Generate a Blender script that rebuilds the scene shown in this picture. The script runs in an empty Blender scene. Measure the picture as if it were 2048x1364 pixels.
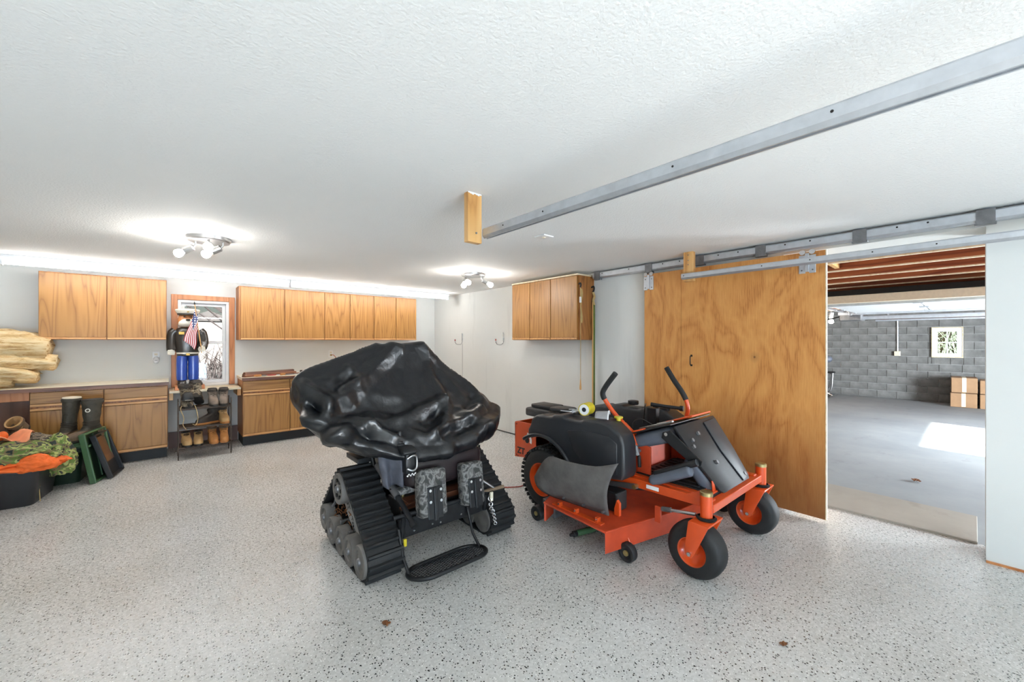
import bpy, bmesh, math, random
from mathutils import Vector, Matrix, noise as mnoise

# ---------------------------------------------------------------- scene, camera, light
sc = bpy.context.scene
COL = sc.collection
R = math.radians
CEIL = 2.245
cam_d = bpy.data.cameras.new('camera')
cam_d.sensor_width = 36.0
cam_d.lens = 14.0
cam_d.clip_start = 0.02
cam_d.clip_end = 400
cam = bpy.data.objects.new('camera', cam_d)
COL.objects.link(cam)
cam.location = (0, 0, 1.41)
cam.rotation_euler = (R(90), 0, R(-40.8))
sc.camera = cam

world = bpy.data.worlds.new('world')
sc.world = world
world.use_nodes = True
wn = world.node_tree.nodes
sky = wn.new('ShaderNodeTexSky')
sky.sky_type = 'NISHITA'
sky.sun_disc = False
sky.sun_elevation = R(27)
sky.sun_rotation = R(170)
sky.dust_density = 1.5
world.node_tree.links.new(sky.outputs[0], wn['Background'].inputs[0])
wn['Background'].inputs[1].default_value = 0.022

sun_d = bpy.data.lights.new('sun', 'SUN')
sun_d.energy = 17.0
sun_d.angle = R(0.6)
sun_d.color = (1.0, 0.96, 0.90)
sun = bpy.data.objects.new('sun', sun_d)
COL.objects.link(sun)
_sd = Vector((0.15, 1.0, -0.455)).normalized()
sun.rotation_euler = _sd.to_track_quat('-Z', 'Y').to_euler()

def area_light(name, loc, rot, sx, sy, power, color):
    d = bpy.data.lights.new(name, 'AREA')
    d.shape = 'RECTANGLE'
    d.size, d.size_y, d.energy, d.color = sx, sy, power, color
    o = bpy.data.objects.new(name, d)
    COL.objects.link(o)
    o.location, o.rotation_euler = loc, rot
    return o
# area lamps: added upward fill behind the camera; daylight at the next bay's garage door
area_light('shop_door_fill', (-.55, -5.9, 0.02), (R(140), 0, 0), 3.4, 1.6, 240, (0.46, 0.73, 1.0))
area_light('daylight_bay_door', (8.4, -3.75, 1.0), (R(90), 0, 0), 2.3, 1.8, 450, (0.84, 0.93, 1.0))

vs = sc.view_settings
vs.view_transform = 'Standard'
vs.look = 'None'
vs.exposure = 1.4
vs.gamma = 1.0
vs.use_curve_mapping = False
sc.cycles.use_denoising = True
sc.cycles.max_bounces = 7
sc.cycles.diffuse_bounces = 5
sc.cycles.adaptive_threshold = 0.04
sc.cycles.sample_clamp_indirect = 6.0
sc.cycles.caustics_reflective = False
sc.cycles.caustics_refractive = False

random.seed(7)

# ---------------------------------------------------------------- materials
def srgb(r, g, b):
    f = lambda c: (c / 255) / 12.92 if c <= 10 else (((c / 255) + 0.055) / 1.055) ** 2.4
    return (f(r), f(g), f(b), 1.0)

MATS = {}
def new_mat(name):
    m = bpy.data.materials.new(name)
    m.use_nodes = True
    MATS[name] = m
    return m, m.node_tree.nodes, m.node_tree.links, m.node_tree.nodes['Principled BSDF']

def coords(n, l, scale=(1, 1, 1), kind='Object', rnd=False):
    tc = n.new('ShaderNodeTexCoord')
    mp = n.new('ShaderNodeMapping')
    mp.inputs['Scale'].default_value = scale
    l.new(tc.outputs[kind], mp.inputs['Vector'])
    if rnd:
        oi = n.new('ShaderNodeObjectInfo')
        mul = n.new('ShaderNodeMath'); mul.operation = 'MULTIPLY'; mul.inputs[1].default_value = 37.0
        l.new(oi.outputs['Random'], mul.inputs[0])
        l.new(mul.outputs[0], mp.inputs['Location'])
    return mp.outputs[0]

def noise_tex(n, l, vec, scale, detail=3, rough=0.55, dist=0.0):
    t = n.new('ShaderNodeTexNoise')
    t.inputs['Scale'].default_value = scale
    t.inputs['Detail'].default_value = detail
    t.inputs['Roughness'].default_value = rough
    t.inputs['Distortion'].default_value = dist
    l.new(vec, t.inputs['Vector'])
    return t

def ramp(n, l, fac, stops, interp='LINEAR'):
    r = n.new('ShaderNodeValToRGB')
    r.color_ramp.interpolation = interp
    els = r.color_ramp.elements
    while len(els) < len(stops):
        els.new(0.5)
    for e, (p, c) in zip(els, stops):
        e.position = p
        e.color = c
    l.new(fac, r.inputs[0])
    return r.outputs[0]

def mixc(n, l, fac, a, b, mode='MIX'):
    m = n.new('ShaderNodeMix')
    m.data_type = 'RGBA'
    m.blend_type = mode
    for s, v in ((0, fac), (6, a), (7, b)):
        if hasattr(v, 'is_linked') or hasattr(v, 'links'):
            l.new(v, m.inputs[s])
        else:
            m.inputs[s].default_value = v
    return m.outputs[2]

def bump(n, l, height, bsdf, strength=0.3, dist=0.01):
    b = n.new('ShaderNodeBump')
    b.inputs['Strength'].default_value = strength
    b.inputs['Distance'].default_value = dist
    l.new(height, b.inputs['Height'])
    l.new(b.outputs[0], bsdf.inputs['Normal'])

def plain(name, col, rough=0.5, metal=0.0, var=0.12, scale=8.0, bmp=0.0, bscale=60.0, coat=0.0, spec=0.5):
    m, n, l, b = new_mat(name)
    v = coords(n, l)
    t = noise_tex(n, l, v, scale, 4)
    lo = tuple(c * (1 - var) for c in col[:3]) + (1,)
    hi = tuple(min(1, c * (1 + var)) for c in col[:3]) + (1,)
    l.new(ramp(n, l, t.outputs[0], [(0.3, lo), (0.7, hi)]), b.inputs['Base Color'])
    b.inputs['Roughness'].default_value = rough
    b.inputs['Metallic'].default_value = metal
    b.inputs['Specular IOR Level'].default_value = spec
    b.inputs['Coat Weight'].default_value = coat
    b.inputs['Coat Roughness'].default_value = 0.2
    if bmp:
        t2 = noise_tex(n, l, v, bscale, 3)
        bump(n, l, t2.outputs[0], b, bmp, 0.004)
    return m

def emit(name, col, strength):
    m, n, l, b = new_mat(name)
    b.inputs['Base Color'].default_value = (0.9, 0.9, 0.9, 1)
    b.inputs['Emission Color'].default_value = col
    b.inputs['Emission Strength'].default_value = strength
    return m

def wood(name, c_lo, c_mid, c_hi, axis='Z', freq=26.0, stretch=0.10, dist=5.0, rough=0.42, rnd=True, fine=0.35, kind='Object'):
    m, n, l, b = new_mat(name)
    s = {'X': (stretch, 1, 1), 'Y': (1, stretch, 1), 'Z': (1, 1, stretch)}[axis]
    v = coords(n, l, s, kind, rnd)
    big = noise_tex(n, l, v, 6.5, 2, 0.4)
    # cathedral rings: a slow stretched noise cut into contour lines
    mul = n.new('ShaderNodeMath'); mul.operation = 'MULTIPLY'; mul.inputs[1].default_value = freq
    l.new(big.outputs[0], mul.inputs[0])
    frac = n.new('ShaderNodeMath'); frac.operation = 'PINGPONG'; frac.inputs[1].default_value = 1.0
    l.new(mul.outputs[0], frac.inputs[0])
    s2 = {'X': (0.02, 1, 1), 'Y': (1, 0.02, 1), 'Z': (1, 1, 0.02)}[axis]
    v2 = coords(n, l, s2, kind, rnd)
    fn = noise_tex(n, l, v2, 170.0, 3, 0.6)
    add = n.new('ShaderNodeMath'); add.operation = 'MULTIPLY_ADD'; add.inputs[1].default_value = fine
    l.new(fn.outputs[0], add.inputs[0]); l.new(frac.outputs[0], add.inputs[2])
    col = ramp(n, l, add.outputs[0], [(0.05, c_lo), (0.36, c_mid), (1.0, c_hi)])
    l.new(col, b.inputs['Base Color'])
    b.inputs['Roughness'].default_value = rough
    bump(n, l, add.outputs[0], b, 0.06, 0.002)
    return m

wood('oak', srgb(124, 80, 36), srgb(158, 110, 56), srgb(172, 124, 66), stretch=0.07, freq=24)
wood('oak_horizontal', srgb(124, 80, 36), srgb(158, 110, 56), srgb(172, 124, 66), axis='X', stretch=.1, freq=20)
wood('oak_side', srgb(116, 70, 30), srgb(150, 94, 44), srgb(172, 112, 56))
wood('oak_edge', srgb(150, 98, 52), srgb(196, 140, 84), srgb(214, 162, 106), axis='X', fine=0.6)
wood('casing', srgb(150, 88, 44), srgb(184, 116, 66), srgb(200, 134, 82), freq=14)
wood('lumber', srgb(168, 112, 56), srgb(206, 152, 88), srgb(222, 174, 112), freq=12)
wood('joist', srgb(96, 44, 22), srgb(134, 68, 36), srgb(160, 90, 50), axis='Y', freq=10, rough=0.7)
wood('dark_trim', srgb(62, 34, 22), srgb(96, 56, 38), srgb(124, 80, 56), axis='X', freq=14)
wood('plywood', srgb(160, 98, 44), srgb(196, 134, 70), srgb(212, 154, 90), freq=16, stretch=0.16, rough=0.5, rnd=False, fine=0.5)
wood('pale_wood', srgb(206, 180, 140), srgb(226, 206, 170), srgb(236, 220, 190), axis='X', freq=10)
wood('red_brown_board', srgb(92, 60, 46), srgb(110, 74, 58), srgb(122, 84, 66), freq=6)

def floor_mat():
    m, n, l, b = new_mat('flake_floor')
    v = coords(n, l)
    big = noise_tex(n, l, v, 1.3, 4)
    base = ramp(n, l, big.outputs[0], [(0.3, srgb(196, 196, 193)), (0.7, srgb(212, 212, 210))])
    dirt = noise_tex(n, l, v, 0.55, 5, 0.62)
    dm = ramp(n, l, dirt.outputs[0], [(0.48, (0, 0, 0, 1)), (0.72, (0.35, 0.35, 0.35, 1))])
    base = mixc(n, l, dm, base, srgb(160, 150, 134))
    h = None
    for sc_, thr, col in ((95.0, 0.20, srgb(30, 30, 32)), (150.0, 0.14, srgb(96, 96, 94)), (120.0, 0.14, srgb(240, 240, 238))):
        vo = n.new('ShaderNodeTexVoronoi')
        vo.inputs['Scale'].default_value = sc_
        l.new(v, vo.inputs['Vector'])
        sep = n.new('ShaderNodeSeparateColor')
        l.new(vo.outputs['Color'], sep.inputs[0])
        a = n.new('ShaderNodeMath'); a.operation = 'LESS_THAN'; a.inputs[1].default_value = thr
        l.new(sep.outputs[0], a.inputs[0])
        d = n.new('ShaderNodeMath'); d.operation = 'LESS_THAN'; d.inputs[1].default_value = 0.36
        l.new(vo.outputs['Distance'], d.inputs[0])
        mm = n.new('ShaderNodeMath'); mm.operation = 'MULTIPLY'
        l.new(a.outputs[0], mm.inputs[0]); l.new(d.outputs[0], mm.inputs[1])
        base = mixc(n, l, mm.outputs[0], base, col)
    l.new(base, b.inputs['Base Color'])
    rn = noise_tex(n, l, v, 60.0, 3)
    l.new(ramp(n, l, rn.outputs[0], [(0.3, (0.20, 0.20, 0.20, 1)), (0.7, (0.34, 0.34, 0.34, 1))]), b.inputs['Roughness'])
    b.inputs['Specular IOR Level'].default_value = 0.55
    hb = noise_tex(n, l, v, 110.0, 3, 0.6)
    bump(n, l, hb.outputs[0], b, 0.10, 0.004)
floor_mat()

def texture_paint(name, c0, c1, s, strength, stain=None, spec=0.2):
    m, n, l, b = new_mat(name)
    v = coords(n, l)
    t = noise_tex(n, l, v, 3.5 if name == 'block' else 0.8, 5, 0.6)
    col = ramp(n, l, t.outputs[0], [(0.3, c0), (0.7, c1)])
    if stain:
        t3 = noise_tex(n, l, coords(n, l, (1, 1.6, 0.25)), 2.6, 4, 0.6)
        col = mixc(n, l, ramp(n, l, t3.outputs[0], [(0.60, (0, 0, 0, 1)), (0.80, (0.5, 0.5, 0.5, 1))]), col, stain)
    l.new(col, b.inputs['Base Color'])
    b.inputs['Roughness'].default_value = 0.75
    b.inputs['Specular IOR Level'].default_value = spec
    t2 = noise_tex(n, l, v, s, 2, 0.5)
    bump(n, l, t2.outputs[0], b, strength, 0.006)
texture_paint('ceiling_paint', srgb(238, 238, 237), srgb(242, 242, 241), 95, 0.4)
texture_paint('wall_paint', srgb(220, 220, 216), srgb(226, 226, 222), 120, 0.05)
texture_paint('wall_paint_marked', srgb(214, 215, 212), srgb(222, 223, 220), 120, 0.05, srgb(186, 187, 184))
texture_paint('concrete', srgb(132, 138, 142), srgb(156, 160, 162), 30, 0.12, srgb(108, 108, 108), 0.4)
texture_paint('sill_concrete', srgb(150, 144, 134), srgb(176, 170, 160), 60, 0.15, srgb(126, 118, 104))
texture_paint('block', srgb(92, 92, 91), srgb(134, 134, 132), 70, 0.5, srgb(186, 186, 182))
texture_paint('mortar', srgb(176, 176, 174), srgb(190, 190, 188), 70, 0.3)

plain('white_vinyl', srgb(232, 232, 232), 0.4, var=0.03)
plain('white_metal', srgb(226, 227, 228), 0.35, var=0.03)
plain('galvanised', srgb(196, 200, 206), 0.38, 0.75, 0.08, 20)
plain('chrome', srgb(206, 206, 208), 0.22, 1.0, 0.03)
plain('nickel', srgb(160, 160, 160), 0.32, 0.9, 0.05)
plain('brass', srgb(176, 160, 112), 0.35, 0.9, 0.15, 40)
plain('black_metal', srgb(34, 34, 36), 0.42, 0.3, 0.25, 20)
plain('black_plastic', srgb(30, 30, 32), 0.45, var=0.2, bmp=0.1, bscale=200)
plain('tank_plastic', srgb(46, 47, 50), 0.42, var=0.14, scale=5, bmp=0.12, bscale=260)
plain('rubber', srgb(28, 28, 29), 0.62, var=0.2, bmp=0.15, bscale=90)
plain('tyre_rubber', srgb(36, 36, 36), 0.66, var=0.2, bmp=0.15, bscale=90)
plain('chute_rubber', srgb(92, 88, 86), 0.7, var=0.22, scale=14, bmp=0.3, bscale=160)
plain('kick_black', srgb(26, 25, 24), 0.55, var=0.2)
plain('orange_paint', srgb(214, 78, 26), 0.32, var=0.10, scale=6, coat=0.35)
plain('orange_dusty', srgb(188, 66, 32), 0.5, var=0.16, scale=10, coat=0.1)
plain('gap_dark', srgb(18, 15, 12), 0.8, var=0.1)
plain('seat_vinyl', srgb(94, 100, 112), 0.5, var=0.12, bmp=0.1, bscale=120)
plain('handle_grip', srgb(26, 26, 26), 0.75, var=0.2, bmp=0.2, bscale=300)
plain('laminate', srgb(228, 216, 192), 0.35, var=0.06, scale=30)
plain('steel_grey', srgb(120, 120, 122), 0.45, 0.6, 0.2, 20)
plain('yellow_plastic', srgb(206, 186, 40), 0.4, var=0.08)
plain('red_paint', srgb(150, 52, 44), 0.45, var=0.15)
plain('cardboard', srgb(158, 124, 92), 0.8, var=0.12, scale=6)
plain('wheel_dust', srgb(104, 100, 96), .7, var=.22, scale=12)
plain('plate_grey', srgb(128, 126, 124), .6, .1, .15, 16)
plain('maroon_vinyl', srgb(40, 30, 32), .38, var=.12)
plain('grey_cloth', srgb(78, 80, 90), .6, var=.25, scale=14, bmp=.3)
emit('tube_glow', (1.0, 0.985, 0.96, 1), 16.0)
emit('bay_bulb_glow', (1.0, 0.86, 0.68, 1), 100.0)
emit('bulb_glow', (1.0, 0.95, 0.88, 1), 55.0)

def glass_mat():
    m, n, l, b = new_mat('window_glass')
    tr = n.new('ShaderNodeBsdfTransparent')
    gl = n.new('ShaderNodeBsdfGlossy')
    gl.inputs['Roughness'].default_value = 0.02
    mx = n.new('ShaderNodeMixShader')
    mx.inputs[0].default_value = 0.02
    l.new(tr.outputs[0], mx.inputs[1]); l.new(gl.outputs[0], mx.inputs[2])
    l.new(mx.outputs[0], n['Material Output'].inputs[0])
glass_mat()

# ---------------------------------------------------------------- mesh helpers
class MB:
    """collects shapes; build() links them as ONE mesh object"""
    def __init__(self):
        self.bm = bmesh.new()
    def _xf(self, vs, M):
        for v in vs:
            v.co = M @ v.co
    def box(self, lo, hi, bev=0.0, M=None, seg=2):
        x0, y0, z0 = lo; x1, y1, z1 = hi
        b2 = bmesh.new()
        v = [b2.verts.new(p) for p in ((x0, y0, z0), (x1, y0, z0), (x1, y1, z0), (x0, y1, z0), (x0, y0, z1), (x1, y0, z1), (x1, y1, z1), (x0, y1, z1))]
        for f in ((3, 2, 1, 0), (4, 5, 6, 7), (0, 1, 5, 4), (1, 2, 6, 5), (2, 3, 7, 6), (3, 0, 4, 7)):
            b2.faces.new([v[i] for i in f])
        if bev:
            bmesh.ops.bevel(b2, geom=b2.edges[:], offset=bev, segments=seg, profile=0.5, affect='EDGES')
        return self._join(b2, M)
    def _join(self, b2, M=None):
        if M is not None:
            b2.transform(M)
        me = bpy.data.meshes.new('t')
        b2.to_mesh(me); b2.free()
        self.bm.from_mesh(me)
        bpy.data.meshes.remove(me)
        return self
    def cyl(self, p0, p1, r0, r1=None, seg=16, caps=True):
        r1 = r0 if r1 is None else r1
        p0, p1 = Vector(p0), Vector(p1)
        d = (p1 - p0).normalized()
        u = d.orthogonal().normalized(); w = d.cross(u)
        bm = self.bm
        A = [bm.verts.new(p0 + (u * math.cos(2 * math.pi * i / seg) + w * math.sin(2 * math.pi * i / seg)) * r0) for i in range(seg)]
        B = [bm.verts.new(p1 + (u * math.cos(2 * math.pi * i / seg) + w * math.sin(2 * math.pi * i / seg)) * r1) for i in range(seg)]
        for i in range(seg):
            j = (i + 1) % seg
            bm.faces.new((A[i], A[j], B[j], B[i]))
        if caps:
            bm.faces.new(A[::-1]); bm.faces.new(B)
        return self
    def tube(self, pts, r, seg=8, caps=True, flat=1.0):
        """round rod through points; r may be a list"""
        pts = [Vector(p) for p in pts]
        n = len(pts)
        rs = r if isinstance(r, (list, tuple)) else [r] * n
        bm = self.bm
        rings = []
        prev_u = None
        for i in range(n):
            d = (pts[min(i + 1, n - 1)] - pts[max(i - 1, 0)]).normalized()
            if prev_u is None:
                u = d.orthogonal().normalized()
            else:
                u = (prev_u - d * prev_u.dot(d))
                u = u.normalized() if u.length > 1e-6 else d.orthogonal().normalized()
            prev_u = u
            w = d.cross(u)
            rings.append([bm.verts.new(pts[i] + (u * math.cos(2 * math.pi * k / seg) + w * math.sin(2 * math.pi * k / seg) * flat) * rs[i]) for k in range(seg)])
        for a, b in zip(rings, rings[1:]):
            for k in range(seg):
                j = (k + 1) % seg
                bm.faces.new((a[k], a[j], b[j], b[k]))
        if caps:
            bm.faces.new(rings[0][::-1]); bm.faces.new(rings[-1])
        return self
    def lathe(self, prof, c, axis, seg=24, close=False):
        """prof: list of (along, radius) around axis through c"""
        c = Vector(c); d = Vector(axis).normalized()
        u = d.orthogonal().normalized(); w = d.cross(u)
        bm = self.bm
        rings = []
        for (h, r) in prof:
            if r < 1e-5:
                rings.append([bm.verts.new(c + d * h)])
            else:
                rings.append([bm.verts.new(c + d * h + (u * math.cos(2 * math.pi * i / seg) + w * math.sin(2 * math.pi * i / seg)) * r) for i in range(seg)])
        pairs = list(zip(rings, rings[1:]))
        if close:
            pairs.append((rings[-1], rings[0]))
        for a, b in pairs:
            for i in range(seg):
                j = (i + 1) % seg
                if len(a) == 1 and len(b) == 1:
                    continue
                if len(a) == 1:
                    bm.faces.new((a[0], b[j], b[i]))
                elif len(b) == 1:
                    bm.faces.new((a[i], a[j], b[0]))
                else:
                    bm.faces.new((a[i], a[j], b[j], b[i]))
        return self
    def prism(self, poly, lo, hi, axis='Z', bev=0.0, M=None, seg=2):
        """poly of 2D points extruded along axis: Z->(x,y), X->(y,z), Y->(x,z)"""
        f = {'Z': lambda p, t: (p[0], p[1], t), 'X': lambda p, t: (t, p[0], p[1]), 'Y': lambda p, t: (p[0], t, p[1])}[axis]
        b2 = bmesh.new()
        A = [b2.verts.new(f(p, lo)) for p in poly]
        B = [b2.verts.new(f(p, hi)) for p in poly]
        n = len(poly)
        b2.faces.new(A[::-1]); b2.faces.new(B)
        for i in range(n):
            j = (i + 1) % n
            b2.faces.new((A[i], A[j], B[j], B[i]))
        bmesh.ops.recalc_face_normals(b2, faces=b2.faces[:])
        if bev:
            es = [e for e in b2.edges if len(e.link_faces) == 2 and e.calc_face_angle(0) > 0.35]
            bmesh.ops.bevel(b2, geom=es, offset=bev, segments=seg, profile=0.5, affect='EDGES')
        return self._join(b2, M)
    def loft(self, rings, cap0=True, cap1=True, closed=True):
        bm = self.bm
        RR = [[bm.verts.new(p) for p in r] for r in rings]
        for a, b in zip(RR, RR[1:]):
            m = len(a)
            for k in range(m if closed else m - 1):
                j = (k + 1) % m
                bm.faces.new((a[k], a[j], b[j], b[k]))
        if cap0: bm.faces.new(RR[0][::-1])
        if cap1: bm.faces.new(RR[-1])
        return self
    def ball(self, c, r, seg=12, scale=(1, 1, 1), M=None):
        b2 = bmesh.new()
        bmesh.ops.create_uvsphere(b2, u_segments=seg, v_segments=max(6, seg // 2 + 2), radius=1.0)
        b2.transform(Matrix.Translation(Vector(c)) @ (M if M is not None else Matrix.Identity(4)) @ Matrix.Diagonal((r * scale[0], r * scale[1], r * scale[2], 1)))
        return self._join(b2)
    def sheet(self, grid, thick=0.0):
        """grid of points (rows) as a surface, optional thickness by solidify"""
        bm = self.bm
        G = [[bm.verts.new(p) for p in row] for row in grid]
        for a, b in zip(G, G[1:]):
            for k in range(len(a) - 1):
                bm.faces.new((a[k], a[k + 1], b[k + 1], b[k]))
        self._thick = thick
        return self
    def build(self, name, mat, parent=None, smooth=None, subsurf=0, thick=0.0, loc=None, recalc=True, mats=None):
        bm = self.bm
        if recalc:
            bmesh.ops.recalc_face_normals(bm, faces=bm.faces[:])
        me = bpy.data.meshes.new(name)
        bm.to_mesh(me); bm.free()
        o = bpy.data.objects.new(name, me)
        COL.objects.link(o)
        for mm in (mats or [mat]):
            me.materials.append(MATS[mm] if isinstance(mm, str) else mm)
        if thick:
            md = o.modifiers.new('solid', 'SOLIDIFY'); md.thickness = thick; md.offset = 0
        if subsurf:
            md = o.modifiers.new('sub', 'SUBSURF'); md.levels = subsurf; md.render_levels = subsurf
        if smooth is not None:
            for p in me.polygons: p.use_smooth = True
            if smooth < 180 and not subsurf:
                me.set_sharp_from_angle(angle=R(smooth))
        if parent is not None:
            o.parent = parent
            pass
        if loc is not None:
            o.location = loc
        return o

def tag(o, label, cat, group=None):
    o['label'] = label
    o['category'] = cat
    if group: o['group'] = group
    return o

def thing(name, label, cat, loc=(0, 0, 0), group=None, rotz=0.0):
    """Empty at the thing's base; parts are written in the thing's local frame"""
    o = bpy.data.objects.new(name, None)
    o.empty_display_size = 0.1
    COL.objects.link(o)
    o.location = loc
    o.rotation_euler = (0, 0, rotz)
    return tag(o, label, cat, group)

def struct(o):
    o['kind'] = 'structure'
    return o

def dup(root, loc, rotz=None, label=None, rot=None, scale=None):
    r = root.copy(); COL.objects.link(r); r.location = loc
    if rotz is not None: r.rotation_euler = (0, 0, rotz)
    if rot is not None: r.rotation_euler = rot
    if scale is not None: r.scale = scale
    if label: r['label'] = label
    for ch in list(root.children):
        c = ch.copy(); COL.objects.link(c); c.parent = r
        for g in ch.children:
            d = g.copy(); COL.objects.link(d); d.parent = c
    return r

def smooth_path(pts, n=6):
    """Catmull-Rom through points"""
    P = [Vector(p) for p in pts]
    P = [P[0] * 2 - P[1]] + P + [P[-1] * 2 - P[-2]]
    out = []
    for i in range(1, len(P) - 2):
        for k in range(n):
            t = k / n
            a, b, c, d = P[i - 1], P[i], P[i + 1], P[i + 2]
            out.append(0.5 * ((2 * b) + (c - a) * t + (2 * a - 5 * b + 4 * c - d) * t * t + (3 * b - a - 3 * c + d) * t ** 3))
    out.append(P[-2])
    return out

# ================================================================ SETTING
XL, XR, YF, YB = -2.7, 3.95, -5.3, 6.90
struct(MB().box((XL, YF, -0.12), (4.262, YB, 0.0)).build('floor', 'flake_floor'))
struct(MB().box((XL - 0.1, YF - 0.1, CEIL), (3.95, YB + 0.1, CEIL + 0.12)).build('ceiling', 'ceiling_paint'))
# back wall with a window hole (0.095..0.65, 0.79..1.965)
wx0, wx1, wz0, wz1 = 0.095, 0.652, 0.80, 1.962
m = MB()
m.box((XL, YB, 0), (wx0, YB + 0.15, CEIL)).box((wx1, YB, 0), (XR, YB + 0.15, CEIL))
m.box((wx0, YB, 0), (wx1, YB + 0.15, wz0)).box((wx0, YB, wz1), (wx1, YB + 0.15, CEIL))
struct(m.build('wall_back', 'wall_paint'))
struct(MB().box((XL - 0.1, YF - 0.1, 0), (XL, YB + 0.1, CEIL)).build('wall_left', 'wall_paint'))
# right wall, 0.3 thick, with the doorway to the next bay
oy0, oy1, oz = -0.053, 1.05, 2.14
m = MB()
m.box((XR, oy1, 0), (XR + 0.30, YB + 0.15, CEIL)).box((XR, YF - 0.1, 0.012), (XR + 0.30, oy0, CEIL))
m.box((XR, oy0, oz), (XR + 0.30, oy1, CEIL))
wr = struct(m.build('wall_right', 'wall_paint_marked'))
m = MB()
m.box((3.9385, -5.2, 0.0), (3.952, -0.053, 0.013))
struct(m.build('baseboard_right', 'casing'))
m = MB()
m.box((3.943, 2.35, 0.0), (3.952, 6.9, 0.012))
struct(m.build('trim_1', 'gap_dark'))
# faint drywall seam under the first hook
struct(MB().box((3.9475, 5.918, 0.02), (3.9505, 5.922, 1.36)).build('trim_2', 'steel_grey'))
# unseen front wall behind the camera; its door opening is added to admit light
m = MB()
m.box((XL, YF - 0.15, 0), (-2.4, YF, CEIL)).box((1.3, YF - 0.15, 0), (XR + 0.3, YF, CEIL)).box((-2.4, YF - 0.15, 2.12), (1.3, YF, CEIL))
struct(m.build('wall_front', 'wall_paint'))

# ---------------- next bay
BX = 13.5
struct(MB().box((4.262, -3.8, -0.12), (BX + 0.2, 6.9, -0.002)).build('floor_bay', 'concrete'))
m = MB()
m.prism([(4.245, -0.02), (4.875, -0.02), (4.905, 1.2), (4.245, 1.2)], -0.001, 0.016, 'Z', 0.004)
struct(m.build('trim_3', 'sill_concrete'))
m = MB(); m.box((4.255, -3.8, 2.44), (BX + 0.2, 6.9, 2.5)); struct(m.build('ceiling_bay', 'joist'))
wy0, wy1, wz0b, wz1b = 0.144, 0.638, 1.03, 1.725
m = MB()
m.box((BX, -3.8, 0), (BX + 0.2, wy0, 2.44)).box((BX, wy1, 0), (BX + 0.2, 6.9, 2.44))
m.box((BX, wy0, 0), (BX + 0.2, wy1, wz0b)).box((BX, wy0, wz1b), (BX + 0.2, wy1, 2.44))
wb = struct(m.build('wall_bay', 'mortar'))
# side wall of the bay with its own open garage door (x 7.2..9.5)
m = MB()
m.box((4.25, -3.95, 0), (6.95, -3.8, 2.44)).box((9.42, -3.95, 0), (BX + .2, -3.8, 2.44)).box((6.95, -3.95, 2.0), (9.42, -3.8, 2.44))
struct(m.build('wall_bay_front', 'block'))
struct(MB().box((4.25, 6.9, 0), (BX + .2, 7.05, 2.44)).build('wall_bay_rear', 'block'))
# joists: one object per board
jm = None
je = None
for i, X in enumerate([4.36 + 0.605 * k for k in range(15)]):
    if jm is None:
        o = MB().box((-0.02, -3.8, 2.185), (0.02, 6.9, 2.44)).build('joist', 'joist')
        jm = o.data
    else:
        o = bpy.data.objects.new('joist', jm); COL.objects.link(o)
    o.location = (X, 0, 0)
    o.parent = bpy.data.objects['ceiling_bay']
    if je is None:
        e = MB().box((-0.022, -3.8, 2.173), (0.022, 6.9, 2.186)).build('joist_lit_edge', 'pale_wood', o); je = e.data  # pale strip: light thrown up from the floor, put into the underside's colour
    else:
        e = bpy.data.objects.new('joist_lit_edge', je); COL.objects.link(e); e.parent = o
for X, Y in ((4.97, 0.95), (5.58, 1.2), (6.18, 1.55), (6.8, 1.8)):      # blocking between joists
    o = MB().box((X, Y, 2.2), (X + .56, Y + .04, 2.42)).build('blocking', 'lumber', bpy.data.objects['ceiling_bay'])
# dropped beam
m = MB(); m.box((7.0, -3.8, 1.925), (7.1, 6.9, 2.03), 0.004)
struct(m.build('beam_bay', 'laminate'))
m = MB(); m.box((6.98, -3.8, 2.032), (7.12, 6.9, 2.10), 0.004)
struct(m.build('beam_bay_upper', 'gap_dark'))
# concrete blocks, running bond, only where the doorway shows the wall
bl = 0.355; bh = 0.174
full = MB().box((-0.014, 0.004, 0.004), (0.0, bl - 0.004, bh - 0.004), 0.003, seg=1).build('block', 'block')
used = {'f': False}
def put_block(y, z, kind):
    src = full
    if not used[kind]:
        used[kind] = True; o = src
    else:
        o = src.copy(); COL.objects.link(o)
    o.location = (BX - random.uniform(0, 0.003), y, z)
    o.parent = wb
def cut_block(y0, y1, z0, z1):
    if y1 - y0 < .03 or z1 - z0 < .03: return
    MB().box((BX - .014, y0 + .004, z0 + .004), (BX, y1 - .004, z1 - .004), 0.003, seg=1).build('block', 'block', wb)
for r in range(13):
    z = r * bh
    y = -0.9 + (bl / 2 if r % 2 else 0)
    while y < 3.6:
        if z + bh > wz0b + .003 and z < wz1b - .003 and y + bl > wy0 + .003 and y < wy1 - .003:
            cut_block(y, min(y + bl, wy0), z, z + bh)
            cut_block(max(y, wy1), y + bl, z, z + bh)
            cut_block(max(y, wy0), min(y + bl, wy1), z, min(z + bh, wz0b))
            cut_block(max(y, wy0), min(y + bl, wy1), max(z, wz1b), z + bh)
        else:
            put_block(y, z, 'f')
        y += bl
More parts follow.
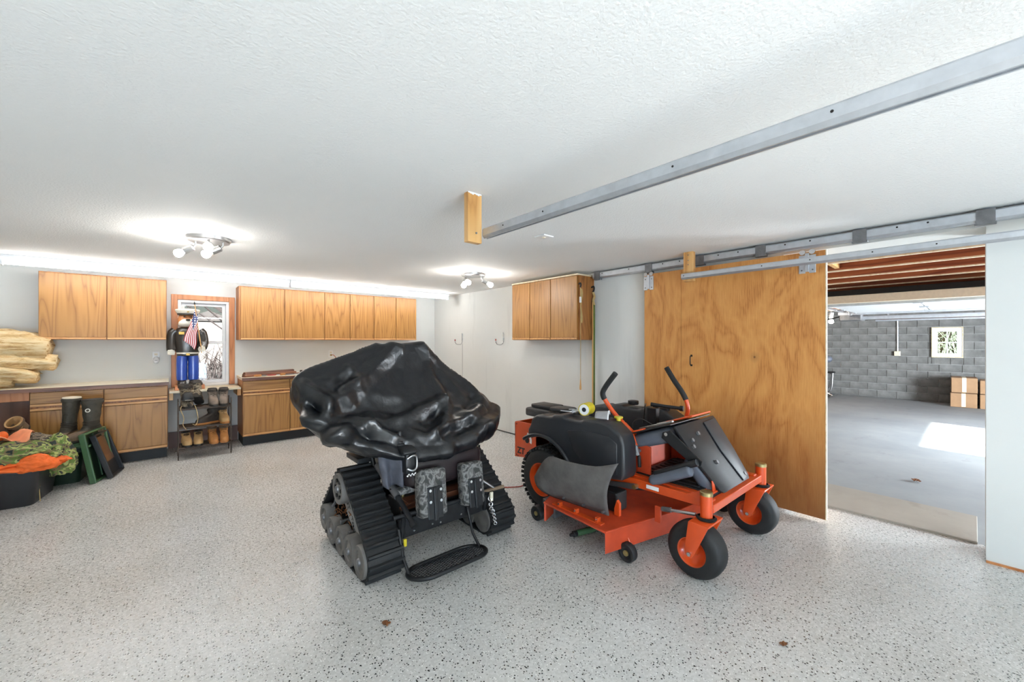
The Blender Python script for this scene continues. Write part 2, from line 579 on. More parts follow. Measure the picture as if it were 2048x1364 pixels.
# bay window (glazed, in its frame, standing proud of the blocks)
w2 = bpy.data.objects.new('window_2', None); COL.objects.link(w2); struct(w2)
m = MB()
for (a, b, c, d) in ((wy0, wz0b, wy1, wz0b + .02), (wy0, wz1b - .02, wy1, wz1b), (wy0, wz0b + .02, wy0 + .02, wz1b - .02), (wy1 - .02, wz0b + .02, wy1, wz1b - .02)):
    m.box((BX - .06, a, b), (BX - .015, c, d), 0.004)
m.build('casing', 'pale_wood', w2)
m = MB()
a0, a1, c0, c1 = wy0 + .02, wy1 - .02, wz0b + .02, wz1b - .02
for (a, b, c, d) in ((a0, c0, a1, c0 + .08), (a0, c1 - .08, a1, c1), (a0, c0 + .08, a0 + .08, c1 - .08), (a1 - .08, c0 + .08, a1, c1 - .08)):
    m.box((BX - .05, a, b), (BX - .015, c, d), 0.003)
m.box((BX - .046, (a0 + a1) / 2 - .01, c0 + .08), (BX - .016, (a0 + a1) / 2 + .01, c1 - .08))
m.box((BX - .045, a0 + .08, (c0 + c1) / 2 - .01), (BX - .017, a1 - .08, (c0 + c1) / 2 + .01))
m.build('sash', 'white_vinyl', w2)
for ya, yb in ((a0 + .08, (a0 + a1) / 2 - .01), ((a0 + a1) / 2 + .01, a1 - .08)):
    for za, zb in ((c0 + .08, (c0 + c1) / 2 - .01), ((c0 + c1) / 2 + .01, c1 - .08)):
        MB().box((BX - .035, ya, za), (BX - .03, yb, zb)).build('pane', 'window_glass', w2)

# ---------------- shop window
w1 = bpy.data.objects.new('window_1', None); COL.objects.link(w1); struct(w1)
cw = 0.066
m = MB(); m.box((wx0 - cw, YB - .022, wz0 - .0), (wx0, YB, wz1 + cw), .004)
m.build('casing', 'casing', w1)
m = MB(); m.box((wx1, YB - .022, wz0 - .0), (wx1 + cw, YB, wz1 + cw), .004); m.build('casing', 'casing', w1)
m = MB(); m.box((wx0, YB - .022, wz1), (wx1, YB, wz1 + cw), .004); m.build('casing', 'casing', w1)
m = MB()
def ring(m, x0, z0, x1, z1, t, ya, yb, bev=.003):
    m.box((x0, ya, z0), (x1, yb, z0 + t), bev).box((x0, ya, z1 - t), (x1, yb, z1), bev)
    m.box((x0, ya, z0 + t), (x0 + t, yb, z1 - t), bev).box((x1 - t, ya, z0 + t), (x1, yb, z1 - t), bev)
ring(m, wx0, wz0, wx1, wz1, .035, YB + .0, YB + .14)
m.build('window_frame', 'white_vinyl', w1)
m = MB(); ring(m, wx0 + .035, 1.37, wx1 - .035, wz1 - .035, .038, YB + .07, YB + .10)
up = m.build('upper_sash', 'white_vinyl', w1)
MB().box((wx0 + .073, YB + .083, 1.408), (wx1 - .073, YB + .087, wz1 - .073)).build('pane', 'window_glass', up)
m = MB(); ring(m, wx0 + .035, wz0 + .035, wx1 - .035, 1.41, .038, YB + .035, YB + .065)
lo = m.build('lower_sash', 'white_vinyl', w1)
MB().box((wx0 + .073, YB + .048, wz0 + .073), (wx1 - .073, YB + .052, 1.372)).build('pane', 'window_glass', lo)

# ---------------- outside
plain('snowy_ground', srgb(84, 82, 80), 0.9, var=0.12, scale=0.6)
plain('bark', srgb(30, 27, 26), 0.9, var=0.25, scale=10)
plain('twig', srgb(42, 36, 36), 0.9, var=0.3, scale=10)
plain('siding', srgb(104, 102, 100), 0.7, var=0.05)
plain('roof_shingle', srgb(44, 42, 42), 0.8, var=0.15)
o = MB().box((-60, -60, -0.5), (70, 90, -0.13)).build('ground', 'snowy_ground'); struct(o)
random.seed(11)
def bare_tree(x, y, h, r, label, n=26):
    t = thing('bare_tree', label, 'tree', (x, y, -0.13), 'bare trees outside the window')
    m = MB()
    lean = random.uniform(-.1, .1)
    m.tube([(0, 0, 0), (lean * .3, 0, h * .35), (lean, 0, h * .7), (lean * 1.4, .1, h)], [r, r * .8, r * .55, r * .15], 8)
    m.build('trunk', 'bark', t, smooth=60)
    m = MB()
    for k in range(n):
        z0 = h * random.uniform(.18, .92)
        a = random.uniform(0, 6.28); L = h * random.uniform(.15, .34) * (1.1 - z0 / h * .5)
        p0 = Vector((lean * z0 / h, 0, z0)); p = p0.copy(); pts = [p0]
        for q in range(4):
            p = p + Vector((math.cos(a) * L / 4 + random.uniform(-.15, .15), math.sin(a) * L / 4 + random.uniform(-.15, .15), L / 6 + random.uniform(-.05, .15)))
            pts.append(p.copy())
            if q > 0:
                e = p + Vector((random.uniform(-.6, .6), random.uniform(-.6, .6), random.uniform(0, .6)))
                m.tube([p, (p + e) / 2 + Vector((0, 0, .06)), e], [r * .1, r * .07, r * .03], 4)
        m.tube(pts, [r * .26, r * .2, r * .15, r * .1, r * .05], 5)
    m.build('branches', 'twig', t)
bare_tree(1.55, 15.0, 7.0, .14, 'tall bare tree with a dark trunk outside the window, nearest the glass')
bare_tree(-0.6, 25.5, 8.5, .16, 'bare tree farther back outside the window, behind the carved figure')
bare_tree(3.9, 27.0, 8.0, .15, 'slim bare tree far outside at the right of the window view')
m = MB()
for k in range(420):
    x = random.uniform(-3.5, 5.5); y = random.uniform(17.5, 22)
    z = random.uniform(.3, 1.5)
    m.tube([(x, y, -.13), (x + random.uniform(-.3, .3), y + random.uniform(-.3, .3), z * .6), (x + random.uniform(-.7, .7), y + random.uniform(-.5, .5), z)], [.02, .014, .006], 3)
o = m.build('brush_thicket', 'twig'); tag(o, 'tangled leafless brush along the snow outside the window', 'brush'); o['kind'] = 'stuff'
plain('hedge_twig', srgb(104, 120, 100), 0.9, var=.35, scale=6)
m = MB()
for k in range(300):
    x = random.uniform(17, 19.5); y = random.uniform(-1.2, 2.4); z = random.uniform(.4, 2.6)
    m.tube([(x, y, -.13), (x + random.uniform(-.2, .2), y + random.uniform(-.4, .4), z * .6), (x + random.uniform(-.3, .3), y + random.uniform(-.8, .8), z)], [.02, .016, .006], 3)
o = m.build('outside_hedge', 'hedge_twig'); tag(o, 'tangled green hedge outside the window of the next bay', 'hedge'); o['kind'] = 'stuff'
bt = thing('outside_house', 'pale house with a gabled roof seen through the upper window pane', 'building', (2.2, 34, -.13))
m = MB(); m.box((-1.5, 0, 0), (1.3, 3, 2.95)); m.build('wall', 'siding', bt)
m = MB(); m.prism([(-1.7, 2.9), (-.1, 3.6), (1.5, 2.9)], -.2, 3.2, 'Y'); m.build('roof', 'roof_shingle', bt)
for xx in (-1.1, .2):
    wnd = MB().box((xx, -.06, 2.0), (xx + .7, 0, 2.6)).build('window', 'white_vinyl', bt)
    MB().box((xx + .06, -.09, 2.06), (xx + .64, -.061, 2.54)).build('pane', 'steel_grey', wnd)

# ================================================================ CABINETS
def plate(m, lo, hi, b=.002):
    return m.box(lo, hi, b)
def wall_cabinet(x0, x1, edges, label, yb=YB, depth=.32, z0=1.425, z1=2.17):
    t = thing('wall_cabinet', label, 'cabinet', (x0, yb, z0), 'oak wall cabinets')
    w = x1 - x0; h = z1 - z0; d = depth - .022
    m = MB(); m.box((0, -d, 0), (w, 0, h), .002); m.build('body', 'oak_side', t)
    es = [e - x0 for e in edges]
    for a, b in zip(es, es[1:]):
        m = MB(); m.box((a + .004, -d - .02, .028), (b - .004, -d, h - .012), .003)
        dr = m.build('door', 'oak', t)
        m = MB(); m.box((a + .004, -d - .026, .004), (b - .004, -d - .004, .026), .004)
        m.build('finger_pull', 'oak_edge', dr)
    return t
wall_cabinet(-1.062, -.016, (-1.062, -.541, -.016), 'oak wall cabinet with two doors hung left of the window')
wall_cabinet(.733, 1.838, (.75, 1.288, 1.838), 'wide-door oak wall cabinet hung just right of the window')
wall_cabinet(1.838, 2.618, (1.838, 2.224, 2.618), 'narrow-door oak wall cabinet, the middle of the three right of the window')
wall_cabinet(2.618, 3.40, (2.618, 3.010, 3.40), 'narrow-door oak wall cabinet nearest the room corner on the back wall')

# right-wall cabinet: doors face -X
t = thing('wall_cabinet', 'oak wall cabinet with three doors on the right wall above the mower', 'cabinet', (3.95, 3.035, 1.423), 'oak wall cabinets')
W = 4.222 - 3.035; Hc = 2.205 - 1.423
m = MB(); m.box((-.285, 0, 0), (0, W, Hc), .002); m.build('body', 'oak_side', t)
m = MB(); m.box((-.312, -.004, Hc - .016), (-.02, W, Hc + .002), .003); m.build('top_rail', 'pale_wood', t)
ys = [onx for onx in (0.012, .445, .826, W)]
for a, b in zip(ys, ys[1:]):
    m = MB(); m.box((-.306, a + .005, .03), (-.286, b - .005, Hc - .02), .003); dr = m.build('door', 'oak', t)
    m = MB(); m.box((-.312, a + .005, .006), (-.287, b - .005, .027), .004); m.build('finger_pull', 'oak_edge', dr)

def base_cabinet(x0, x1, edges, label):
    yf = 6.36
    t = thing('base_cabinet', label, 'cabinet', (x0, yf, 0), 'oak base cabinets')
    w = x1 - x0; D = YB - yf
    m = MB(); m.box((0, .022, .125), (w, D, .883), .002); m.build('body', 'oak_side', t)
    m = MB(); m.box((.01, .075, 0), (w - .01, D, .125)); m.build('toe_kick', 'kick_black', t)
    es = [e - x0 for e in edges]
    for a, b in zip(es, es[1:]):
        m = MB(); m.box((a + .004, 0, .165), (b - .004, .02, .675), .003); dr = m.build('door', 'oak', t)
        m = MB(); m.box((a + .004, -.006, .679), (b - .004, .016, .703), .004); m.build('finger_pull', 'oak_edge', dr)
        m = MB(); m.box((a + .004, -.004, .136), (b - .004, .018, .161), .004); m.build('bottom_rail', 'oak_edge', dr)
        m = MB(); m.box((a + .004, 0, .752), (b - .004, .02, .868), .003); dw = m.build('drawer', 'oak_horizontal', t)
        m = MB(); m.box((a + .004, -.006, .724), (b - .004, .016, .748), .004); m.build('finger_pull', 'oak_edge', dw)
    return t
base_cabinet(-1.085, -.004, (-1.085, -.547, -.004), 'oak base cabinet with two doors and drawers left of the window')
base_cabinet(.752, 1.86, (.752, 1.312, 1.86), 'oak base cabinet with two doors and drawers right of the window')
base_cabinet(1.86, 2.96, (1.86, 2.41, 2.96), 'oak base cabinet behind the black tarpaulin on the back wall')
# knee-hole desk bay left of the cabinets: apron and dark side
t = thing('desk_bay', 'open knee-hole under the left counter with wooden apron and dark back panel', 'desk', (-2.3, 6.36, 0))
m = MB(); m.box((0, .02, .79), (1.213, .06, .883), .003); m.build('apron', 'casing', t)
m = MB(); m.box((0, .30, .0), (1.213, .33, .883)); m.build('back_panel', 'red_brown_board', t)
# worktops
def worktop(x0, x1, label):
    t = thing('worktop', label, 'worktop', (x0, 6.33, .885))
    w = x1 - x0
    m = MB(); m.box((0, .004, 0), (w, YB - 6.33, .036), .003); m.build('slab', 'laminate', t)
    m = MB(); m.box((0, 0, -.004), (w, .004, .033)); m.build('shaded_edge', 'dark_trim', t)  # dark colour stands for the shade on the slab's front
    return t
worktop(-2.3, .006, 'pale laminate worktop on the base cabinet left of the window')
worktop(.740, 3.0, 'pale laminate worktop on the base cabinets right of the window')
# low board bridging the gap under the window
t = thing('bridge_shelf', 'thin pale board bridging the two base cabinets below the window', 'shelf', (.006, 6.42, .765))
m = MB(); m.box((0, 0, 0), (.734, .48, .026), .003); m.build('board', 'pale_wood', t)
m = MB(); m.box((0, .02, -.085), (.04, .46, 0), .003); m.build('cleat', 'lumber', t)
m = MB(); m.box((.694, .02, -.085), (.734, .46, 0), .003); m.build('cleat', 'lumber', t)
# dark lower panel of the back wall between the cabinets
m = MB(); m.box((0, YB - .02, 0), (.752, YB, .21), .002)
struct(m.build('baseboard_back', 'red_brown_board'))

# ================================================================ LIGHT FITTINGS
def strip_light(x0, x1, label, y=6.10):
    t = thing('strip_light', label, 'light', (x0, y, CEIL), 'fluorescent strip lights')
    w = x1 - x0
    m = MB(); m.prism([(-.045, 0), (-.045, -.03), (-.02, -.052), (.05, -.052), (.05, 0)], 0, w, 'X'); m.build('housing', 'white_metal', t)
    m = MB(); m.cyl((.02, -.012, -.076), (w - .02, -.012, -.076), .0185, seg=14); m.build('tube', 'tube_glow', t, smooth=50)
    for xx in (0.0, w - .018):
        m = MB(); m.box((xx, -.036, -.104), (xx + .018, .02, -.05), .003); m.build('lamp_holder', 'white_metal', t)
    m = MB(); m.box((0, .046, -.06), (w, .05, -.0), .001); m.build('rear_lip', 'galvanised', t)
strip_light(-1.22, 1.252, 'long glowing fluorescent strip light above the left wall cabinets')
strip_light(1.258, 3.76, 'long glowing fluorescent strip light ending near the room corner')

strip_light(-2.5, -.1, 'unseen strip light added on the ceiling to brighten the room, left behind the camera', -2.6)  # this pair is out of view, added to brighten the room
strip_light(-.094, 2.3, 'unseen strip light added on the ceiling to brighten the room, right behind the camera', -2.6)

def ceiling_lamp(x, y, arms, label, r=.15):
    t = thing('ceiling_lamp', label, 'lamp', (x, y, CEIL), 'three-bulb ceiling lamps')
    m = MB(); m.lathe([(0, 0), (0, r), (-.010, r), (-.016, r * .985), (-.026, r * .985), (-.034, r * .93), (-.034, 0)], (0, 0, 0), (0, 0, 1), 40)
    m.build('canopy', 'nickel', t, smooth=35)
    for aa, ha, dz in arms:
        d = Vector((math.cos(R(aa)), math.sin(R(aa)), 0)); h = Vector((math.cos(R(ha)), math.sin(R(ha)), 0))
        b = d * r * .68
        out = (h * .84 + Vector((0, 0, -dz))).normalized()
        m = MB(); m.tube([b + Vector((0, 0, -.03)), b + Vector((0, 0, -.062)), b + Vector((0, 0, -.07)) + out * .02], .007, 8)
        arm = m.build('arm', 'nickel', t, smooth=60)
        s = b + Vector((0, 0, -.07)) + out * .012
        m = MB(); m.lathe([(0, 0), (0, .018), (.008, .026), (.075, .027), (.077, .0)], s, out, 20); m.build('socket', 'nickel', arm, smooth=40)
        c = s + out * .115
        m = MB(); m.lathe([(-.04, .015), (-.028, .018), (-.012, .028), (.008, .032), (.022, .028), (.031, .016), (.035, 0)], c, out, 18); m.build('bulb', 'bulb_glow', arm, smooth=80)
ceiling_lamp(.25, 4.05, ((145, 155, .45), (330, 165, .5), (265, 265, .3)), 'three-bulb ceiling lamp above the left of the room')
ceiling_lamp(2.87, 4.06, ((319, 325, .5), (150, 255, .4), (130, 225, .7)), 'three-bulb ceiling lamp nearer the room corner')
# ceiling plate
t = thing('ceiling_plate', 'small white square cover plate on the ceiling', 'cover plate', (2.27, 2.24, CEIL))
m = MB(); m.box((-.055, -.055, -.009), (.055, .055, 0), .003); m.build('plate', 'white_vinyl', t)
m = MB(); m.cyl((0, 0, -.013), (0, 0, -.0085), .014, seg=12); m.build('button', 'laminate', t)

# ================================================================ RAILS AND SLIDING DOOR
def c_channel(m, x, y0, y1, z0, z1, w=.045):
    """box channel open below, along Y"""
    m.prism([(x - w / 2, z0 + .014), (x - w / 2, z1 - .008), (x - w / 2 + .008, z1), (x + w / 2 - .008, z1), (x + w / 2, z1 - .008), (x + w / 2, z0 + .014),
             (x + w / 2 - .012, z0), (x + .006, z0), (x + .006, z0 + .006), (x - .006, z0 + .006), (x - .006, z0), (x - w / 2 + .012, z0)], y0, y1, 'Y')
def hole(m, x, y, z, r=.005):
    m.cyl((x - .0015, y, z), (x + .0015, y, z), r, seg=10)
t = thing('hanger_rail', 'long galvanised door rail hung from the ceiling across the middle of the room', 'rail', (0, 0, 0))
m = MB(); c_channel(m, 1.385, -3.4, 1.835, 1.998, 2.055, .05); m.build('channel', 'galvanised', t)
for y in (1.65, 1.35, .7, .25, -.4): 
    m = MB(); hole(m, 1.360, y, 2.032, .004); m.build('bolt_hole', 'gap_dark', t)
t2 = thing('rail_post', 'short wooden post hanging from the ceiling at the end of the long rail', 'post', (0, 0, 0), 'rail posts')
m = MB(); m.box((1.262, 1.836, 1.966), (1.357, 1.876, CEIL), .003); m.build('timber', 'lumber', t2)
for z in (2.02,): 
    m = MB(); m.cyl((1.318, 1.833, z), (1.318, 1.838, z), .006, seg=8); m.build('screw', 'steel_grey', t2)
m = MB()
for k in range(7): m.box((1.262 + k * .013, 1.834, 2.238 - (k % 3) * .003), (1.275 + k * .013, 1.838, CEIL), .001)
m.build('torn_texture', 'white_vinyl', t2)
t = thing('hanger_rail', 'galvanised rail crossing in front of the sliding plywood door', 'rail', (0, 0, 0))
m = MB(); c_channel(m, 3.66, -3.4, 1.79, 1.987, 2.040, .046); m.build('channel', 'galvanised', t)
for y in (1.765, 1.12, .8, .45, .15, -.3):
    m = MB(); hole(m, 3.6365, y, 2.018, .0045); m.build('bolt_hole', 'gap_dark', t)
t2 = thing('rail_post', 'short wooden post by the plywood door holding the front rail', 'post', (0, 0, 0), 'rail posts')
m = MB(); m.box((3.684, 1.70, 1.97), (3.735, 1.79, CEIL), .003); m.build('timber', 'lumber', t2)
for z in (2.215, 2.165, 2.125):
    m = MB(); m.cyl((3.682, 1.745, z), (3.686, 1.745, z), .005, seg=8); m.build('screw', 'steel_grey', t2)
# wall track: lengths joined by bracket clips
t = thing('wall_track', 'galvanised sliding-door track fixed along the right wall under the ceiling', 'track', (0, 0, 0))
m = MB(); c_channel(m, 3.905, -3.2, 3.0, 2.158, 2.228, .07); m.build('channel', 'galvanised', t)
for y in (2.93, 2.26, 1.72, 1.2, .55, -.05, -.6):
    m = MB()
    m.prism([(y - .04, 2.234), (y + .04, 2.234), (y + .04, 2.155), (y + .03, 2.14), (y - .03, 2.14), (y - .04, 2.155)], 3.864, 3.8695, 'X')
    m.box((3.866, y - .045, 2.138), (3.905, y + .045, 2.152), .002)
    m.build('bracket', 'steel_grey', t)
for y in (2.86, 2.5, 2.1, 1.92, 1.55, 1.38, 1.02, .85, .35, .2, -.3):
    m = MB(); hole(m, 3.8695, y, 2.208, .006); m.build('bolt_hole', 'gap_dark', t)

def ply_door_mat():
    m, n, l, b = new_mat('door_plywood')
    v = coords(n, l, (1, 1, .42))
    big = noise_tex(n, l, v, 3.0, 3, .5, .7)
    mul = n.new('ShaderNodeMath'); mul.operation = 'MULTIPLY'; mul.inputs[1].default_value = 10.0
    l.new(big.outputs[0], mul.inputs[0])
    pp = n.new('ShaderNodeMath'); pp.operation = 'PINGPONG'; pp.inputs[1].default_value = 1.0
    l.new(mul.outputs[0], pp.inputs[0])
    fn = noise_tex(n, l, coords(n, l, (1, 1, .05)), 130, 4, .65)
    add = n.new('ShaderNodeMath'); add.operation = 'MULTIPLY_ADD'; add.inputs[1].default_value = .85
    pq = n.new('ShaderNodeMath'); pq.operation = 'MULTIPLY'; pq.inputs[1].default_value = .28
    l.new(pp.outputs[0], pq.inputs[0])
    l.new(fn.outputs[0], add.inputs[0]); l.new(pq.outputs[0], add.inputs[2])
    col = ramp(n, l, add.outputs[0], [(.34, srgb(172, 108, 50)), (.52, srgb(200, 136, 70)), (.75, srgb(212, 152, 84))])
    # knots
    vo = n.new('ShaderNodeTexVoronoi'); vo.inputs['Scale'].default_value = 2.6
    l.new(coords(n, l, (1, 1, .8)), vo.inputs['Vector'])
    col = mixc(n, l, ramp(n, l, vo.outputs['Distance'], [(.0, (1, 1, 1, 1)), (.022, (.9, .9, .9, 1)), (.035, (.3, .3, .3, 1)), (.12, (0, 0, 0, 1))]), col, srgb(92, 52, 26))
    # grimy stain on the lower part of the panel
    sep = n.new('ShaderNodeSeparateXYZ'); l.new(coords(n, l), sep.inputs[0])
    st = noise_tex(n, l, coords(n, l, (1, 1, .5)), 2.2, 4, .6)
    ma = n.new('ShaderNodeMath'); ma.operation = 'MULTIPLY_ADD'; ma.inputs[1].default_value = .55
    l.new(st.outputs[0], ma.inputs[0])
    sub = n.new('ShaderNodeMath'); sub.operation = 'MULTIPLY_ADD'; sub.inputs[1].default_value = -.55; sub.inputs[2].default_value = .62
    l.new(sep.outputs[2], sub.inputs[0]); l.new(sub.outputs[0], ma.inputs[2])
    col = mixc(n, l, ramp(n, l, ma.outputs[0], [(.40, (0, 0, 0, 1)), (.85, (.8, .8, .8, 1))]), col, srgb(112, 60, 24))
    l.new(col, b.inputs['Base Color'])
    b.inputs['Roughness'].default_value = .5
    bump(n, l, add.outputs[0], b, .08, .002)
ply_door_mat()
t = thing('sliding_door', 'large plywood sliding door hanging on rollers over the doorway', 'door', (3.86, .75, .02))
m = MB(); m.box((0, 0, 0), (.028, 1.148, 2.10), .002); m.build('panel', 'door_plywood', t)
m = MB(); m.box((0, 1.151, 0), (.028, 1.552, 2.10), .002); m.build('panel', 'door_plywood', t)
m = MB(); m.box((-.002, -.007, 0), (.03, 0, 2.10)); m.build('edge_band', 'pale_wood', t)
for yc in (1.50, .115):
    hg = MB()
    for s in (-1, 1):
        hg.box((-.007, yc + s * .034 - .022, 1.93), (0, yc + s * .034 + .022, 2.075), .003)
    hg.box((-.016, yc - .014, 1.94), (-.007, yc + .014, 2.09), .003)
    h = hg.build('hanger', 'galvanised', t)
    for s in (-1, 1):
        m = MB(); m.cyl((-.012, yc + s * .032, 2.098), (.02, yc + s * .032, 2.098), .02, seg=14); m.build('roller', 'chrome', h, smooth=40)
        for zz in (1.955, 2.045):
            m = MB(); m.cyl((-.0105, yc + s * .036, zz), (-.006, yc + s * .036, zz), .006, seg=8); m.build('bolt', 'steel_grey', h)
m = MB(); m.tube(smooth_path([(0, 1.045, 1.245), (-.022, 1.045, 1.243), (-.028, 1.045, 1.225), (-.028, 1.045, 1.175), (-.022, 1.045, 1.158), (0, 1.045, 1.155)], 4), .0045, 8)
m.box((-.003, 1.035, 1.237), (0, 1.055, 1.257), .001).box((-.003, 1.035, 1.145), (0, 1.055, 1.163), .001)
m.build('handle', 'black_metal', t)

# ================================================================ BENCH AND WALL THINGS
def camo(name, cols, scale=7.0, rough=.8, thr=(.38, .46, .54, .62)):
    m, n, l, b = new_mat(name)
    v = coords(n, l)
    t = noise_tex(n, l, v, scale, 1.5, .45, .6)
    st = [(0, cols[0])] + [(p, c) for p, c in zip(thr, cols[1:])]
    l.new(ramp(n, l, t.outputs[0], st, 'CONSTANT'), b.inputs['Base Color'])
    b.inputs['Roughness'].default_value = rough
    t2 = noise_tex(n, l, v, 60, 3)
    bump(n, l, t2.outputs[0], b, .15, .004)
camo('camo_green', [srgb(44, 52, 48), srgb(122, 108, 72), srgb(104, 128, 62), srgb(164, 170, 104), srgb(62, 66, 56)], 16)
camo('camo_brown', [srgb(60, 52, 44), srgb(112, 98, 80), srgb(140, 128, 108), srgb(88, 78, 64), srgb(52, 46, 40)], 20)
camo('camo_grey', [srgb(62, 62, 62), srgb(104, 102, 100), srgb(128, 126, 124), srgb(84, 82, 80), srgb(58, 58, 56)], 24)
plain('blaze_orange', srgb(236, 108, 40), .75, var=.15, scale=12, bmp=.2)
plain('blaze_orange_faded', srgb(242, 156, 112), .75, var=.1, scale=12, bmp=.2)
plain('red_cloth', srgb(176, 60, 44), .8, var=.2)
plain('leather_brown', srgb(112, 92, 72), .6, var=.28, scale=18, bmp=.25)
plain('leather_dark', srgb(58, 50, 44), .6, var=.25, scale=18, bmp=.2)
plain('leather_tan', srgb(176, 140, 92), .65, var=.2, scale=18, bmp=.2)
plain('leather_wheat', srgb(182, 122, 66), .65, var=.2, scale=18, bmp=.2)
plain('suede_grey', srgb(120, 106, 94), .8, var=.25, scale=18, bmp=.2)
plain('sole_rubber', srgb(46, 42, 38), .7, var=.2)
plain('sole_gum', srgb(176, 116, 60), .65, var=.15)
plain('boot_nylon', srgb(66, 61, 51), .6, var=.28, scale=22, bmp=.8, bscale=34)
plain('fleece', srgb(214, 200, 180), .95, var=.08, bmp=.3)
plain('lace', srgb(54, 44, 34), .8, var=.2)
plain('lace_pale', srgb(196, 170, 126), .8, var=.1)
plain('rack_metal', srgb(70, 56, 46), .5, .5, .25, 30)
plain('green_tub', srgb(66, 100, 66), .4, var=.12, scale=6)
plain('green_tub_dark', srgb(34, 50, 36), .4, var=.12, scale=6)
plain('black_tub', srgb(40, 40, 42), .36, var=.1, scale=6)
plain('painted_black', srgb(44, 38, 32), .35, var=.3, scale=7, coat=.3)
plain('painted_white', srgb(226, 220, 206), .45, var=.1, scale=14)
plain('painted_blue', srgb(36, 72, 164), .3, var=.12, scale=8, coat=.4)
plain('flag_red', srgb(178, 52, 60), .7, var=.06)
plain('flag_white', srgb(232, 228, 226), .7, var=.04)
plain('brass_paint', srgb(188, 150, 70), .4, .4)
plain('green_strap', srgb(92, 106, 44), .7, var=.15, scale=20)
plain('cord_tan', srgb(190, 160, 104), .8, var=.15)
plain('cord_red', srgb(186, 70, 52), .5, var=.1)
plain('leaf_brown', srgb(120, 74, 40), .8, var=.3)

def driftwood_mat():
    m, n, l, b = new_mat('driftwood')
    v = coords(n, l, (.35, 1, 2.4))
    t = noise_tex(n, l, v, 14, 6, .7, .4)
    l.new(ramp(n, l, t.outputs[0], [(.33, srgb(150, 106, 60)), (.42, srgb(204, 166, 112)), (.52, srgb(228, 202, 154)), (.7, srgb(240, 222, 184))]), b.inputs['Base Color'])
    b.inputs['Roughness'].default_value = .85
    bump(n, l, t.outputs[0], b, .7, .02)
driftwood_mat()

# weathered log on the left worktop: overlapping fibrous slabs
t = thing('weathered_log', 'large pale weathered log with splitting layers on the left worktop', 'log', (-1.5, 6.62, .938))
def slab(c, L, w, h, tilt, seed, tip):
    rings = []
    N = 22; M_ = 18
    for i in range(N):
        s = i / (N - 1)
        x = -L * .5 + L * s
        k = (1 - (max(0, s - .62) / .38) ** 2.2 * (1 - tip)) * (1 - (max(0, .3 - s) / .3) ** 2 * .5)
        ring = []
        for j in range(M_):
            a = 2 * math.pi * j / M_
            p = Vector((s * 3.1, math.cos(a) * 1.3, math.sin(a) * 1.3 + seed))
            q = 1 + .36 * mnoise.noise(p * 1.3) + .24 * mnoise.noise(p * 3.3) + .10 * mnoise.noise(p * 8)
            ring.append((x + .05 * mnoise.noise(Vector((a * 2, seed, s * 4))), math.cos(a) * w * k * q, math.sin(a) * h * k * q))
        rings.append(ring)
    m = MB(); m.loft(rings)
    m.bm.transform(Matrix.Translation(c) @ Matrix.Rotation(R(tilt), 4, 'Y'))
    m.build('slab', 'driftwood', t, smooth=180)
slab((.0, .0, .46), 1.03, .16, .165, 8, 1.0, .78)
slab((.05, .02, .30), 1.02, .17, .115, 8, 5.0, .72)
slab((-.04, -.04, .20), .98, .17, .095, 14, 9.0, .62)
slab((-.12, -.03, .12), .80, .16, .085, 12, 13.0, .6)
slab((-.25, 0, .055), .74, .16, .050, 2, 17.0, .6)

def outlet(x, z, label, plug=None):
    t = thing('wall_outlet', label, 'outlet', (x, YB, z), 'wall outlets')
    m = MB(); m.box((-.036, -.006, -.058), (.036, 0, .058), .003); m.build('cover_plate', 'white_vinyl', t)
    for dz in (.022, -.022):
        m = MB(); m.box((-.016, -.009, dz - .014), (.016, -.005, dz + .014), .003); s = m.build('socket', 'laminate', t)
        m = MB(); m.box((-.007, -.0095, dz - .004), (-.005, -.0085, dz + .005)).box((.005, -.0095, dz - .004), (.007, -.0085, dz + .005)); m.build('slots', 'gap_dark', s)
    return t
outlet(-.12, 1.215, 'wall outlet with a plug-in air freshener left of the window')
f = thing('air_freshener', 'small white plug-in air freshener in the outlet left of the window', 'air freshener', (-.118, YB - .010, 1.165))
m = MB(); m.ball((0, -.03, 0), 1, 16, (.032, .026, .045)); m.build('body', 'white_vinyl', f, smooth=80)
m = MB(); m.box((-.014, -.058, -.004), (.014, -.05, .002), .002); m.build('vent', 'steel_grey', f)
outlet(2.02, 1.2, 'wall outlet with a red cord plugged in above the right worktop')
f = thing('power_cord', 'thin red cord hanging from the outlet above the right worktop', 'cord', (2.02, YB, 1.18))
m = MB(); m.box((-.012, -.035, -.014), (.012, -.010, .014), .004); m.build('plug', 'brass', f)
m = MB(); m.tube(smooth_path([(0, -.035, 0), (.03, -.05, 0), (.075, -.055, -.06), (.11, -.06, -.15), (.13, -.1, -.252)], 6), .0045, 6); m.build('cable', 'cord_red', f)

# mouldings and small tools on the right worktop
TOP2 = .922
def moulding(x0, y0, x1, y1, z, w, h, label):
    d = Vector((x1 - x0, y1 - y0, 0)); L = d.length
    t = thing('wood_moulding', label, 'moulding', (x0, y0, z), 'dark mouldings on the worktop', math.atan2(d.y, d.x))
    m = MB(); m.prism([(-w / 2, 0), (w / 2, 0), (w / 2, h * .5), (w * .28, h * .75), (w * .1, h), (-w * .3, h), (-w / 2, h * .6)], 0, L, 'X', .002); m.build('profile', 'dark_trim', t)
    m = MB(); m.box((L, -w * .45, .002), (L + .003, w * .4, h * .9)); m.build('end_grain', 'leather_dark', t)
moulding(.765, 6.40, 1.45, 6.72, TOP2, .075, .036, 'dark wood moulding, the lower one stacked on the right worktop')
moulding(.78, 6.50, 1.44, 6.81, TOP2, .075, .06, 'dark wood moulding, the tallest at the back of the right worktop')
